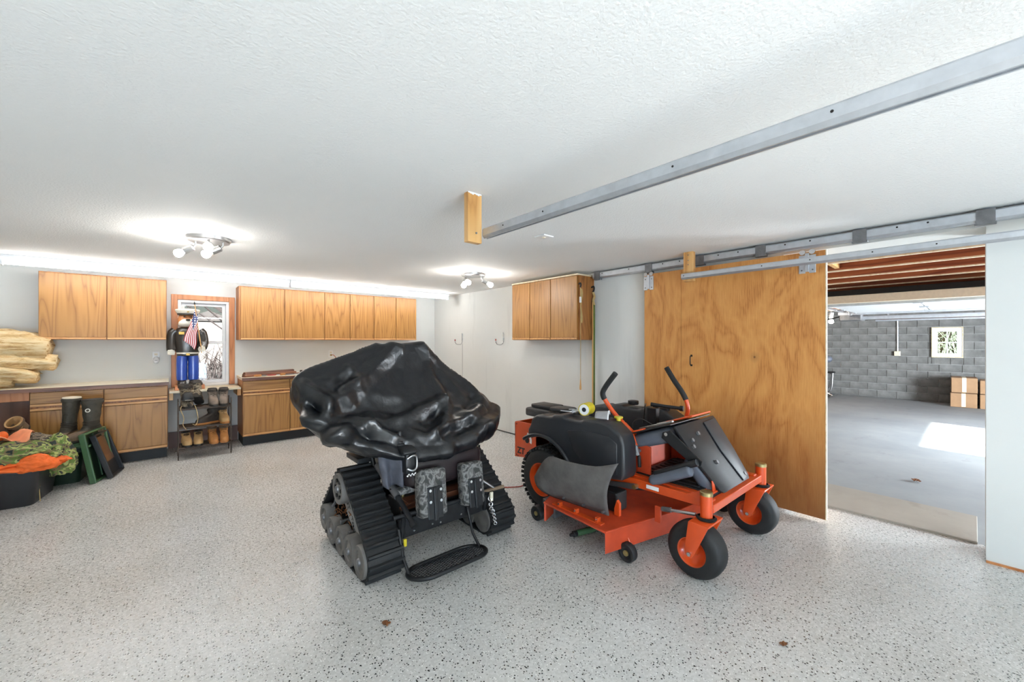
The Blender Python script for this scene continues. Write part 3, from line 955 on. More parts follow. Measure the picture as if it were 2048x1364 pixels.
moulding(1.40, 6.55, 1.98, 6.70, TOP2, .03, .02, 'thin wooden stick lying along the right worktop near the outlet')
def hand_tool(x, y, rz, kind, label):
    t = thing('hand_tool', label, 'tool', (x, y, TOP2), 'tools scattered on the right worktop', rz)
    if kind == 'pliers':
        m = MB(); m.tube(smooth_path([(0, .0, .012), (.06, .022, .012), (.13, .018, .012)], 4), .007, 8); m.build('handle', 'red_paint', t)
        m = MB(); m.tube(smooth_path([(0, .0, .012), (.06, -.022, .012), (.13, -.018, .012)], 4), .007, 8); m.build('handle', 'red_paint', t)
        m = MB(); m.prism([(0, -.014), (0, .014), (-.05, .006), (-.05, -.006)], .004, .02, 'Z', .002); m.build('jaws', 'steel_grey', t)
    elif kind == 'clamp':
        m = MB(); m.box((0, -.008, 0), (.30, .008, .012), .002); m.build('bar', 'steel_grey', t)
        m = MB(); m.box((.26, -.012, 0), (.29, .012, .055), .003); m.build('fixed_jaw', 'black_metal', t)
        m = MB(); m.cyl((-.07, 0, .018), (0, 0, .018), .014, seg=10); m.build('handle', 'leather_wheat', t)
    elif kind == 'wrench':
        m = MB(); m.prism([(-.01, -.006), (.14, -.006), (.15, -.016), (.175, -.016), (.165, -.004), (.165, .004), (.175, .016), (.15, .016), (.14, .006), (-.01, .006), (-.02, .014), (-.035, .012), (-.04, 0), (-.035, -.012), (-.02, -.014)], .002, .010, 'Z', .0015); m.build('body', 'chrome', t)
    else:
        m = MB(); m.lathe([(0, 0), (0, .012), (.03, .015), (.08, .013), (.09, .008), (.092, 0)], (0, 0, .016), (1, 0, 0), 12); m.build('handle', 'leather_wheat', t, smooth=60)
        m = MB(); m.cyl((.09, 0, .016), (.20, 0, .012), .004, seg=8); m.build('shaft', 'steel_grey', t)
hand_tool(1.02, 6.40, .3, 'pliers', 'pair of pliers lying in front of the dark mouldings')
hand_tool(1.26, 6.42, .5, 'clamp', 'bar clamp lying on the right worktop beside the mouldings')
hand_tool(1.16, 6.50, -.2, 'wrench', 'small steel wrench on the right worktop')
hand_tool(.88, 6.37, .15, 'driver', 'screwdriver with a wooden handle on the right worktop')
hand_tool(1.44, 6.47, .1, 'wrench', 'steel wrench nearest the black tarpaulin on the right worktop')
f = thing('brush_pair', 'two small upright brushes standing on the right worktop under the outlet', 'brush', (1.93, 6.78, TOP2))
for s in (-1, 1):
    m = MB(); m.tube([(s * .008, 0, 0), (s * .02, 0, .10)], .006, 8); h = m.build('handle', 'cord_tan', f)
    m = MB(); m.box((s * .024 - .014, -.008, .10), (s * .024 + .014, .008, .135), .003); m.build('bristles', 'leather_brown', h)

# J hooks on the right wall
def j_hook(y, z, label):
    t = thing('wall_hook', label, 'hook', (3.95, y, z), 'J-shaped wall hooks')
    m = MB(); m.tube(smooth_path([(-.008, 0, .0), (-.008, 0, -.10), (-.012, 0, -.16), (-.04, 0, -.193), (-.09, 0, -.196), (-.125, 0, -.188), (-.15, 0, -.16), (-.155, 0, -.12)], 5), .0075, 8); m.build('rod', 'chrome', t, smooth=60)
    m = MB(); m.tube([(-.154, 0, -.135), (-.1555, 0, -.105)], .0095, 8); m.build('tip_cap', 'red_paint', t)
    for zz in (-.02, -.1):
        m = MB(); m.box((-.010, -.012, zz - .006), (0, .012, zz + .006), .002); m.build('bracket', 'nickel', t)
j_hook(5.92, 1.545, 'J-shaped steel hook on the right wall nearest the corner')
j_hook(4.778, 1.548, 'J-shaped steel hook on the right wall beside the wall cabinet')

# things hanging on the cabinet's side
f = thing('pull_cord', 'tan pull cord with wooden toggle hanging from a hook on the right cabinet', 'cord', (3.66, 3.018, 2.06))
m = MB(); m.tube(smooth_path([(0, .016, .02), (0, -.004, .03), (0, -.014, .01), (0, -.006, -.02)], 5), .009, 8); m.build('hook', 'black_metal', f)
m = MB(); m.tube(smooth_path([(0, -.006, -.02), (0, -.007, -.14), (.004, -.006, -.5), (0, -.008, -.9), (0, -.007, -1.12)], 5), .0035, 6); m.build('string', 'cord_tan', f)
m = MB(); m.lathe([(0, 0), (0, .005), (-.03, .007), (-.09, .012), (-.12, .011), (-.125, 0)], (0, -.007, -1.10), (0, 0, 1), 12); m.build('toggle', 'lumber', f, smooth=50)
m = MB(); m.box((-.012, -.014, -.20), (.012, .002, -.13), .005); m.build('clip', 'white_vinyl', f)
m = MB(); m.sheet([[(.0, -.010, -.03 - .04 * i), (.03 + .015 * math.sin(i * .9), -.006 - .004 * math.cos(i), -.04 - .04 * i)] for i in range(11)]); m.build('strap', 'cord_tan', f, thick=.003)
f = thing('green_strap', 'long green webbing strap hanging on the right cabinet next to the wall', 'strap', (3.895, 3.012, 2.03))
m = MB(); m.tube(smooth_path([(0, .02, .03), (0, -.01, .04), (0, -.018, .01), (0, -.006, -.03)], 5), .010, 8); m.build('hook', 'black_metal', f)
m = MB(); m.tube(smooth_path([(-.012, -.008, -.03), (.012, -.012, -.08), (-.01, -.012, -.13), (.012, -.01, -.18)], 4), .014, 8); m.build('knot', 'cord_tan', f)
m = MB(); m.box((-.004, -.014, -1.44), (.024, -.004, -.16), .001); m.build('webbing', 'green_strap', f)
m = MB(); m.box((-.022, -.012, -1.42), (-.006, -.003, -.15), .001); m.build('stick', 'lumber', f)

# ================================================================ CARVED FIGURE AND FLAG (on the low board)
fz = .7915
f = thing('carved_figure', 'painted wooden figure in white cap, black jacket and blue trousers before the window', 'statue', (.19, 6.62, fz))
def body_loft(secs, seg=20):
    """secs: (x, y, z, rx, ry)"""
    return [[(x + rx * math.copysign(abs(math.cos(a)) ** .8, math.cos(a)), y + ry * math.copysign(abs(math.sin(a)) ** .8, math.sin(a)), z) for a in [2 * math.pi * k / seg for k in range(seg)]] for (x, y, z, rx, ry) in secs]
m = MB(); m.box((-.13, -.12, 0), (.17, .10, .05), .004); m.build('plinth', 'casing', f)
for s in (-1, 1):
    m = MB(); m.loft(body_loft([(s * .058, -.03, .05, .045, .075), (s * .058, -.03, .09, .045, .07), (s * .058, -.0, .12, .042, .045)])); m.build('shoe', 'painted_black', f, smooth=60)
    m = MB(); m.loft(body_loft([(s * .057, 0, .12, .054, .06), (s * .058, 0, .18, .056, .062), (s * .058, 0, .30, .056, .066), (s * .056, 0, .40, .057, .07), (s * .052, 0, .43, .055, .066)])); m.build('trouser_leg', 'painted_blue', f, smooth=60)
m = MB(); m.loft(body_loft([(0, 0, .425, .108, .072), (0, 0, .437, .11, .076), (0, 0, .455, .11, .076)])); m.build('belt', 'painted_black', f, smooth=50)
m = MB(); m.loft(body_loft([(0, 0, .454, .112, .078), (0, 0, .475, .114, .078)])); m.build('waistband', 'painted_white', f, smooth=50)
m = MB(); m.box((-.02, -.085, .435), (.02, -.07, .462), .003); m.build('buckle', 'brass_paint', f)
m = MB(); m.loft(body_loft([(0, 0, .474, .116, .08), (0, 0, .54, .122, .088), (0, 0, .64, .132, .09), (0, 0, .72, .13, .085), (0, 0, .775, .11, .07), (0, 0, .80, .06, .05)])); m.build('jacket', 'painted_black', f, smooth=60)
m = MB(); m.box((-.09, -.093, .70), (-.035, -.085, .735), .002); m.build('badge', 'brass_paint', f)
for s, p in ((-1, [(-.115, .0, .75), (-.150, 0, .70), (-.158, -.01, .58), (-.155, -.03, .50)]), (1, [(.115, 0, .75), (.150, -.01, .70), (.160, -.03, .60), (.142, -.07, .53)])):
    m = MB(); m.tube(smooth_path(p, 5), [.058] * 5 + [.054] * 11, 14); m.build('sleeve', 'painted_black', f, smooth=60)
for s, c in ((-1, (-.162, -.035, .475)), (1, (.138, -.10, .515))):
    m = MB()
    m.ball(c, 1, 14, (.040, .036, .034))
    for k in range(4):
        y0 = -.02 + k * .013
        m.tube([(c[0] - .03, c[1] - .03, c[2] + .022 - k * .015), (c[0], c[1] - .042, c[2] + .022 - k * .015), (c[0] + .03, c[1] - .03, c[2] + .022 - k * .015)], .010, 7)
    m.tube([(c[0] - .01, c[1] - .03, c[2] + .03), (c[0] + .012, c[1] - .04, c[2] + .035)], .010, 7)
    m.build('hand', 'painted_white', f, smooth=70)
m = MB(); m.loft(body_loft([(0, 0, .79, .06, .055), (0, -.005, .82, .095, .085), (0, -.01, .86, .105, .095), (0, -.005, .91, .098, .09), (0, 0, .955, .088, .082), (0, 0, .98, .07, .07)])); hd = m.build('head', 'casing', f, smooth=60)
m = MB(); m.loft(body_loft([(-.0, -.055, .80, .07, .04), (0, -.07, .825, .098, .05), (0, -.075, .86, .09, .052), (0, -.06, .895, .06, .045), (0, -.05, .905, .03, .03)])); m.build('beard', 'painted_white', hd, smooth=60)
m = MB(); m.ball((0, -.125, .885), 1, 12, (.024, .018, .014)); m.build('nose', 'painted_black', hd, smooth=60)
for s in (-1, 1):
    m = MB(); m.ball((s * .035, -.098, .925), .010, 10); m.build('eye', 'painted_black', hd, smooth=60)
m = MB(); m.lathe([(0, .0), (0, .10), (.016, .112), (.05, .128), (.062, .12), (.072, .06), (.074, 0)], (0, 0, .962), (0, 0, 1), 28); cp = m.build('cap', 'painted_white', f, smooth=50)
m = MB(); m.lathe([(0, .1), (.0, .104), (.018, .108), (.018, .1)], (0, 0, .952), (0, 0, 1), 28); m.build('cap_band', 'painted_black', cp, smooth=50)
m = MB(); m.prism([(-.10, -.05), (-.07, -.12), (0, -.148), (.07, -.12), (.10, -.05)], .948, .957, 'Z', .003); m.build('visor', 'painted_black', cp)
m = MB(); m.ball((0, -.112, .995), 1, 10, (.016, .008, .016)); m.build('emblem', 'brass_paint', cp, smooth=60)

fl = thing('hand_flag', 'small striped flag with starred blue corner held by the carved figure', 'flag', (.328, 6.48, fz + .46))
top = Vector((-.075, -.05, .62))
m = MB(); m.tube([(0, -.0, 0), top * .5, top], .005, 8); m.build('pole', 'lumber', fl, smooth=60)
m = MB(); m.lathe([(0, .006), (.012, .009), (.03, .004), (.045, 0)], top, (-.1, -.05, 1), 10); m.build('finial', 'black_metal', fl)
def star_mat():
    m, n, l, b = new_mat('flag_canton')
    v = coords(n, l, (40, 40, 34))
    vo = n.new('ShaderNodeTexVoronoi'); vo.inputs['Randomness'].default_value = 0.15; vo.inputs['Scale'].default_value = 1
    l.new(v, vo.inputs['Vector'])
    l.new(ramp(n, l, vo.outputs['Distance'], [(.28, srgb(232, 232, 236)), (.33, srgb(58, 66, 110))], 'CONSTANT'), b.inputs['Base Color'])
    b.inputs['Roughness'].default_value = .7
star_mat()
# the cloth hangs: hoist edge down the pole, fly falling to the left
bm = MB()
NU, NV = 13, 22
grid = []
for i in range(NU + 1):            # across the 13 stripes
    row = []
    for j in range(NV + 1):
        s = i / NU; r = j / NV
        hoist = top * (.97 - s * .50)
        fall = Vector((-.105 + .055 * s, -.012, -.46 + .20 * s)) * r * (1 - .05 * r)
        p = hoist + fall + Vector((.012 * math.sin(r * 5 + s * 4), .018 * math.sin(s * 9 + r * 3) * (.3 + r), 0))
        row.append(bm.bm.verts.new(p))
    grid.append(row)
for i in range(NU):
    for j in range(NV):
        fc = bm.bm.faces.new((grid[i][j], grid[i][j + 1], grid[i + 1][j + 1], grid[i + 1][j]))
        fc.material_index = 2 if (i < 7 and j < 9) else (0 if i % 2 == 0 else 1)
bm.build('cloth', None, fl, smooth=180, thick=.0015, mats=['flag_red', 'flag_white', 'flag_canton'])

# ================================================================ BOOTS
def outline(L, w, n=26, toe=1.0):
    """foot outline, toe at -y"""
    pts = []
    for k in range(n):
        a = 2 * math.pi * k / n
        c, s = math.cos(a), math.sin(a)
        y = -s * L / 2 - L * .08
        ww = w / 2 * (1.0 if s > 0 else .86) * (1 - .16 * max(0, math.cos(a * 0 + (y + .02) * 18)) * (abs(s) < .35))
        pts.append((math.copysign(abs(c) ** .75, c) * ww, math.copysign(abs(s) ** .85, -s) * L / 2 - L * .08))
    return pts
def make_boot(name, label, loc, rotz=0, L=.29, w=.108, shaft=.17, top_r=.056, upper='leather_tan', sole='sole_rubber', collar=None, lining='leather_dark', laces='lace', cuff=None, group=None, rot=None, flare=0.0, seed=0, sole_h=.028):
    t = thing(name, label, 'boot', loc, group, rotz)
    if rot is not None: t.rotation_euler = rot
    ol = outline(L, w)
    m = MB(); m.prism([(x * 1.05, y * 1.03) for x, y in ol], 0, sole_h, 'Z', .006); m.build('sole', sole, t, smooth=40)
    H0 = .115                                    # top of the foot part
    rings = []
    lv = [(sole_h * .8, 1.0, 1.0, 0), (.045, 1.0, .995, 0), (.062, .985, .96, .004), (.078, .95, .87, .016), (.092, .9, .74, .034), (.104, .86, .60, .052), (H0, .84, .50, .062)]
    for z, sx, sy, dy in lv:
        rings.append([(x * sx, (y + L * .08) * sy - L * .08 + dy * L / .29, z) for x, y in ol])
    cy = -L * .08 + .062 * L / .29
    n = len(ol)
    def ring_round(z, rx, ry, yc):
        # same vertex order as outline
        return [(math.cos(2 * math.pi * k / n) * rx, -math.sin(2 * math.pi * k / n) * ry + yc, z) for k in range(n)]
    steps = 6
    for k in range(1, steps + 1):
        u = k / steps
        rr = .046 + (top_r - .046) * u
        wob = .004 * mnoise.noise(Vector((seed, u * 7, 2.0)))
        rings.append(ring_round(H0 + shaft * u, rr + wob + flare * u, (rr + wob) * 1.22, cy + .012 * u))
    top_z = H0 + shaft
    m = MB(); m.loft(rings, cap0=True, cap1=False)
    for v in m.bm.verts:
        d = mnoise.noise(v.co * 28 + Vector((seed * 3.1, 0, 0))) * .0035
        if v.co.z > sole_h: v.co += Vector((v.co.x, v.co.y - cy, 0)).normalized() * d
    up_o = m.build('upper', upper, t, smooth=70)
    m = MB(); m.loft([ring_round(top_z + .001, top_r + flare + .003, top_r * 1.22 + .003, cy + .012), ring_round(top_z + .010, top_r + flare, top_r * 1.22, cy + .012), ring_round(top_z + .006, top_r + flare - .011, top_r * 1.22 - .011, cy + .012), ring_round(top_z - .09, .036, .045, cy)], False, True)
    m.build('lining', lining, t, smooth=60)
    if collar:
        m = MB(); m.loft([ring_round(top_z - .035, top_r + flare + .004, top_r * 1.22 + .004, cy + .012), ring_round(top_z - .02, top_r + flare + .009, top_r * 1.22 + .009, cy + .012), ring_round(top_z - .004, top_r + flare + .004, top_r * 1.22 + .004, cy + .012)], False, False)
        m.build('collar', collar, t, smooth=70)
    if laces:
        m = MB()
        for k in range(6):
            u = k / 5
            if k < 3:
                y = cy - .045 - .05 * (1 - k / 3); z = .085 + .014 * k
            else:
                y = cy - .056 - .012 * (k - 3) * .3; z = H0 + shaft * .25 * (k - 2)
            m.tube([(-.026, y + .012, z), (0, y - .006, z + .008), (.026, y + .012, z)], .0032, 5)
        m.build('laces', laces, t)
    if cuff:
        m = MB(); m.loft([[(x * sx * 1.045, ((y + L * .08) * sy * 1.03) - L * .08 + dy * L / .29, z + .003) for x, y in ol] for z, sx, sy, dy in lv[:6]], False, False)
        m.build('foot_shell', cuff, t, smooth=60)
        m = MB()
        for k in range(5):
            zz = H0 + .012 + k * .016
            m.tube([p for p in ring_round(zz, .052 + .002 * (k % 2), .063 + .002 * (k % 2), cy)] + ring_round(zz, .052 + .002 * (k % 2), .063 + .002 * (k % 2), cy)[:1], .004, 5)
        m.build('ankle_lacing', 'lace', t)
    return t

# shoe rack
rk = thing('shoe_rack', 'brown three-tier metal shoe rack standing in front of the window', 'rack', (.09, 6.12, 0))
RW, RD = .51, .26
for (x, y, h) in ((0, 0, .70), (RW, 0, .70), (0, RD, .70), (RW, RD, .70)):
    m = MB(); m.box((x - .006, y - .009, 0), (x + .006, y + .009, h), .002); m.build('leg', 'rack_metal', rk)
for z in (.125, .36, .585):
    m = MB(); m.box((-.006, -.006, z), (RW + .006, .006, z + .024), .002).box((-.006, RD - .006, z), (RW + .006, RD + .006, z + .024), .002)
    m.box((-.006, 0, z), (.006, RD, z + .02), .002).box((RW - .006, 0, z), (RW + .006, RD, z + .02), .002)
    sh = m.build('shelf', 'rack_metal', rk)
    m = MB()
    for k in range(7): m.cyl((0, .03 + k * .034, z + .014), (RW, .03 + k * .034, z + .014), .004, seg=6)
    m.build('wires', 'rack_metal', sh)
G = 'boots on the shoe rack'
Z1, Z2, Z3 = .144, .379, .604
make_boot('hunting_boot', 'tall dark camouflage boot upright at the left of the top rack shelf', (.165, 6.27, Z3), .10, .31, .125, .15, .066, 'camo_brown', 'sole_rubber', 'leather_dark', laces='lace_pale', group=G, seed=1)
make_boot('hunting_boot', 'tall muddy camouflage boot leaning forward, second on the top rack shelf', (.288, 6.36, Z3 + .045), 0, .31, .12, .16, .064, 'camo_brown', 'sole_rubber', 'leather_dark', laces='lace', group=G, rot=(R(-24), R(-12), R(-8)), seed=2)
make_boot('hiking_boot', 'grey hiking boot, left of the pair on the top rack shelf', (.425, 6.255, Z3), .06, .29, .104, .085, .045, 'suede_grey', 'sole_rubber', 'leather_dark', group=G, seed=3)
make_boot('hiking_boot', 'grey hiking boot at the right end of the top rack shelf', (.535, 6.255, Z3), -.08, .29, .104, .085, .045, 'suede_grey', 'sole_rubber', 'leather_dark', group=G, seed=4)
make_boot('rubber_boot', 'dark boot with tan sole turned sideways on the middle rack shelf', (.395, 6.26, Z2), -1.05, .28, .105, .07, .054, 'leather_dark', 'sole_gum', 'leather_dark', group=G, seed=5)
make_boot('work_boot', 'tan boot with dark tongue at the right of the middle rack shelf', (.53, 6.25, Z2), .12, .28, .105, .075, .044, 'leather_tan', 'sole_gum', 'leather_dark', group=G, seed=6)
make_boot('work_shoe', 'sand coloured laced shoe at the left of the bottom rack shelf', (.165, 6.25, Z1), .10, .29, .105, .030, .042, 'leather_tan', 'sole_rubber', group=G, seed=7)
make_boot('work_shoe', 'sand coloured laced shoe, second from the left on the bottom rack shelf', (.280, 6.25, Z1), -.04, .29, .105, .030, .042, 'leather_tan', 'sole_rubber', group=G, seed=8)
make_boot('work_boot', 'wheat leather work boot, left of the pair on the bottom rack shelf', (.422, 6.255, Z1), .1, .29, .102, .075, .045, 'leather_wheat', 'sole_gum', 'leather_brown', group=G, seed=9)
make_boot('work_boot', 'wheat leather work boot at the right end of the bottom rack shelf', (.538, 6.255, Z1), -.05, .29, .102, .075, .045, 'leather_wheat', 'sole_gum', 'leather_brown', group=G, seed=10)
# cap hung over the left boot
c = thing('black_cap', 'black cap with a white patch resting on the left top-shelf boot', 'cap', (.176, 6.115, Z3 + .098))
m = MB(); m.prism([(-.062, .02), (-.055, -.04), (-.03, -.062), (.03, -.062), (.055, -.04), (.062, .02)], 0, .006, 'Z', .002); m.build('brim', 'black_plastic', c)
m = MB(); m.loft(body_loft([(0, .055, .004, .062, .05), (0, .056, .03, .06, .048), (0, .058, .07, .05, .036), (0, .06, .09, .025, .018)])); m.build('crown', 'black_plastic', c, smooth=60)
m = MB(); m.box((-.026, -.052, .0062), (.026, -.032, .008)); m.build('patch', 'painted_white', c)
# pale lace hanging over the rack front
c = thing('boot_lace', 'long pale boot lace dangling in loops over the rack front', 'lace', (.12, 6.09, .62))
m = MB(); m.tube(smooth_path([(0, .03, .02), (-.01, -.002, -.02), (.02, -.006, -.12), (.012, -.006, -.2), (.05, -.006, -.27)], 6), .004, 6); m.build('strand', 'lace_pale', c)
m = MB(); m.tube(smooth_path([(.12, .03, .02), (.135, -.006, -.03), (.15, -.006, -.14), (.13, -.006, -.215), (.10, -.006, -.20)], 6), .004, 6); m.build('strand', 'lace_pale', c)

# ================================================================ HEAP AT THE LEFT
def tub(name, label, loc, rz, w, d, h, body, rim, group=None, taper=.86):
    t = thing(name, label, 'tub', loc, group, rz)
    def rr(sw, sd, z, r=.05, n=5):
        pts = []
        for cx, cy, a0 in ((sw / 2 - r, sd / 2 - r, 0), (-sw / 2 + r, sd / 2 - r, 90), (-sw / 2 + r, -sd / 2 + r, 180), (sw / 2 - r, -sd / 2 + r, 270)):
            for k in range(n):
                a = R(a0 + 90 * k / (n - 1)); pts.append((cx + r * math.cos(a), cy + r * math.sin(a), z))
        return pts
    m = MB(); m.loft([rr(w * taper, d * taper, 0), rr(w * (taper + .02), d * (taper + .02), .01), rr(w * .98, d * .98, h - .03), rr(w * .97 - .01, d * .97 - .01, h - .03), rr(w * taper - .01, d * taper - .01, .014)], True, True)
    m.build('body', body, t, smooth=45)
    m = MB(); m.loft([rr(w * .985, d * .985, h - .045), rr(w + .02, d + .02, h - .04), rr(w + .02, d + .02, h), rr(w - .012, d - .012, h), rr(w * .96, d * .96, h - .04)], False, False)
    m.build('rim', rim, t, smooth=40)
    for k in (-1, 1):
        m = MB(); m.prism([(-.10, -.07 + h * .5), (.10, -.07 + h * .5), (.12, h * .5 + .06), (-.12, h * .5 + .06)], 0, .012, 'Y', .004, Matrix.Translation((0, k * (d * .955 / 2), 0)) if k > 0 else Matrix.Translation((0, -d * .955 / 2 - .012, 0)))
        m.build('grip_panel', body, t)
    return t
tub('storage_tub', 'black plastic tub overflowing with orange and camouflage clothes', (-1.17, 5.53, 0), R(-8), .74, .50, .34, 'black_tub', 'black_tub', 'storage tubs')
tub('storage_tub', 'dark green plastic tub standing behind the overflowing black tub', (-.86, 6.05, 0), R(-6), .48, .46, .345, 'green_tub_dark', 'green_tub_dark', 'storage tubs')
def tub_lid(name, label, loc, rot, w, d, mat, inset, ribs=True):
    t = thing(name, label, 'lid', loc)
    t.rotation_euler = rot
    m = MB(); m.box((-w / 2, 0, 0), (w / 2, .010, d), .004); m.build('panel', inset, t)
    m = MB()
    m.box((-w / 2 - .01, -.035, -.0), (w / 2 + .01, .014, .018), .006).box((-w / 2 - .01, -.035, d - .018), (w / 2 + .01, .014, d), .006)
    m.box((-w / 2 - .01, -.035, .01), (-w / 2 + .012, .014, d - .01), .006).box((w / 2 - .012, -.035, .01), (w / 2 + .01, .014, d - .01), .006)
    m.build('rim', mat, t)
    if not ribs: return t
    m = MB()
    for k in range(3): m.box((-w / 2 + .06 + k * (w - .12) / 2 - .006, -.012, .03), (-w / 2 + .06 + k * (w - .12) / 2 + .006, 0, d - .03), .002)
    m.build('ribs', mat, t)
    return t
# flat green lid on the green tub, boots stand on it
t = thing('tub_lid', 'flat green lid on the green tub under the tall boots', 'lid', (-.83, 6.05, .346), rotz=R(-6))
m = MB(); m.box((-.27, -.25, 0), (.27, .25, .022), .008); m.build('rim', 'green_tub', t)
m = MB(); m.box((-.23, -.21, .021), (.23, .21, .028), .004); m.build('panel', 'green_tub', t)
tub_lid('tub_lid', 'green plastic lid standing on edge against the cabinet', (-.515, 5.88, .0), (R(-10), 0, R(75)), .42, .50, 'green_tub', 'green_tub_dark')
def tray_mat():
    plain('tray_brown', srgb(104, 68, 44), .35, var=.25, scale=9, coat=.4)
tray_mat()
t = tub_lid('boot_tray', 'black plastic tray tilted on edge beside the green lid', (-.425, 5.95, .0), (R(-17), 0, R(80)), .34, .47, 'black_tub', 'black_plastic', False)
m = MB(); m.box((-.135, -.004, .16), (.135, -.001, .43)); m.build('stain_sheet', 'tray_brown', t)

make_boot('winter_boot', 'tall winter boot with pale fleece top, left one on the green lid', (-.80, 6.05, .376), 0, .33, .12, .33, .064, 'boot_nylon', 'sole_rubber', 'boot_nylon', lining='fleece', cuff='leather_brown', group='tall winter boots', seed=21, rot=(0, R(3), -.45))
b2 = make_boot('winter_boot', 'tall dark winter boot with a white round badge, right one on the green lid', (-.645, 6.02, .376), 0, .33, .12, .30, .068, 'boot_nylon', 'sole_rubber', 'boot_nylon', lining='leather_dark', cuff='leather_brown', group='tall winter boots', seed=22, rot=(0, R(-2), -1.0))
m = MB(); m.lathe([(0, .018), (.003, .02), (.003, .014), (0, .012)], (.064, -.015, .315), (.8, -.5, 0), 18, True); m.build('badge', 'painted_white', b2)

def cloth_lump(name, label, loc, size, mat, seed, cat='clothing', fold=.35, group='clothes heaped on the black tub', rz=0, extra=None):
    t = thing(name, label, cat, loc, group, rz)
    m = MB()
    b2 = bmesh.new(); bmesh.ops.create_icosphere(b2, subdivisions=5, radius=1.0)
    for v in b2.verts:
        p = v.co.copy()
        q = Vector((p.x * 1.3 + seed, p.y * 1.3, p.z * 1.3))
        rg = 1 - abs(mnoise.noise(q * 1.7)) * 2
        d = 1 + fold * (rg * .35 + .45 * mnoise.noise(q * .9) + .16 * (1 - abs(mnoise.noise(q * 4.2)) * 2))
        v.co = Vector((p.x * size[0] * d, p.y * size[1] * d, max(-.55, p.z) * size[2] * d))
    m._join(b2)
    m.build('fabric', mat, t, smooth=180)
    return t
cloth_lump('camouflage_jacket', 'green camouflage jacket piled across the black tub', (-1.10, 5.50, .40), (.30, .24, .105), 'camo_green', 3.3, fold=.5)
cloth_lump('camouflage_trousers', 'camouflage trousers hanging off the back corner of the black tub', (-.80, 5.66, .30), (.115, .16, .185), 'camo_green', 8.1, fold=.5)
cloth_lump('camouflage_shirt', 'brown camouflage shirt bunched at the far left of the heap', (-1.30, 5.62, .50), (.17, .17, .075), 'camo_brown', 12.2, fold=.45)
cloth_lump('camouflage_hood', 'brown camouflage hood folded at the top of the heap near the boots', (-.98, 5.72, .475), (.14, .12, .065), 'camo_brown', 15.2, fold=.5)
cloth_lump('orange_vest', 'bright orange vest spilling over the rim of the black tub', (-1.09, 5.40, .345), (.33, .17, .05), 'blaze_orange', 18.4, fold=.6)
cloth_lump('hunting_hat', 'bright orange cap hanging over the right rim of the black tub', (-.865, 5.275, .345), (.115, .085, .075), 'blaze_orange', 22.7, 'cap', fold=.4)
cloth_lump('red_sock', 'red cloth rolled under the camouflage jacket', (-1.24, 5.34, .36), (.16, .07, .03), 'red_cloth', 31.0, fold=.5)
# orange rolled hat shapes on top
def hat(loc, r, h, tilt, label, mat):
    t = thing('knit_hat', label, 'hat', loc, 'orange knit hats on the heap')
    t.rotation_euler = tilt
    m = MB(); m.lathe([(0, r), (.01, r * 1.06), (.03, r * 1.04), (h * .6, r * .9), (h * .9, r * .55), (h, 0)], (0, 0, 0), (0, 0, 1), 24)
    for v in m.bm.verts: v.co *= 1 + .10 * mnoise.noise(v.co * 14)
    m.build('crown', mat, t, smooth=80)
    m = MB(); m.lathe([(0, r * 1.07), (-.005, r * 1.0), (.02, r * .9), (h * .5, r * .7), (h * .6, 0)], (0, 0, 0), (0, 0, 1), 24); m.build('inside', 'blaze_orange', t, smooth=80)
    return t
hat((-1.20, 5.60, .585), .062, .15, (R(78), R(10), R(25)), 'orange knit hat with its opening facing the room', 'blaze_orange')
hat((-1.30, 5.66, .60), .085, .16, (R(25), R(20), R(60)), 'orange knit hat lying at the far left of the heap', 'blaze_orange')
t = thing('orange_cloth', 'faded orange cloth panel lying on top of the camouflage heap', 'clothing', (-1.06, 5.60, .545), 'clothes heaped on the black tub')
m = MB(); m.sheet([[(-.12 + .24 * i / 12, -.09 + .18 * j / 10, .035 * math.sin(i * .5 + j * .35) + .02 * mnoise.noise(Vector((i * .4, j * .4, 3))) + .02 * (j / 10) ) for i in range(13)] for j in range(11)])
m.build('panel', 'blaze_orange_faded', t, smooth=180, thick=.006)
m = MB(); m.lathe([(0, .035), (.02, .04), (.10, .038), (.11, .02)], (-.10, -.075, .02), (.6, .8, .1), 16); m.build('sleeve_end', 'blaze_orange', t, smooth=80)
make_boot('leather_boot', 'old brown leather boot lying behind the orange hats', (-1.08, 5.95, .50), 1.2, .28, .1, .06, .052, 'leather_brown', 'sole_rubber', 'leather_brown', lining='leather_tan', seed=30, rot=(R(48), R(12), R(-25)))
t = thing('drawstring', 'pale drawstring hanging from the orange cap to the floor', 'string', (-.852, 5.36, .28))
m = MB(); m.tube(smooth_path([(0, 0, .02), (.004, -.01, -.06), (-.004, -.012, -.14), (.002, -.012, -.276)], 5), .003, 6); m.build('cord', 'cord_tan', t)
m = MB(); m.lathe([(-.02, 0), (-.015, .006), (.015, .006), (.02, 0)], (-.002, -.012, -.13), (0, 0, 1), 8); m.build('toggle', 'leather_brown', t)

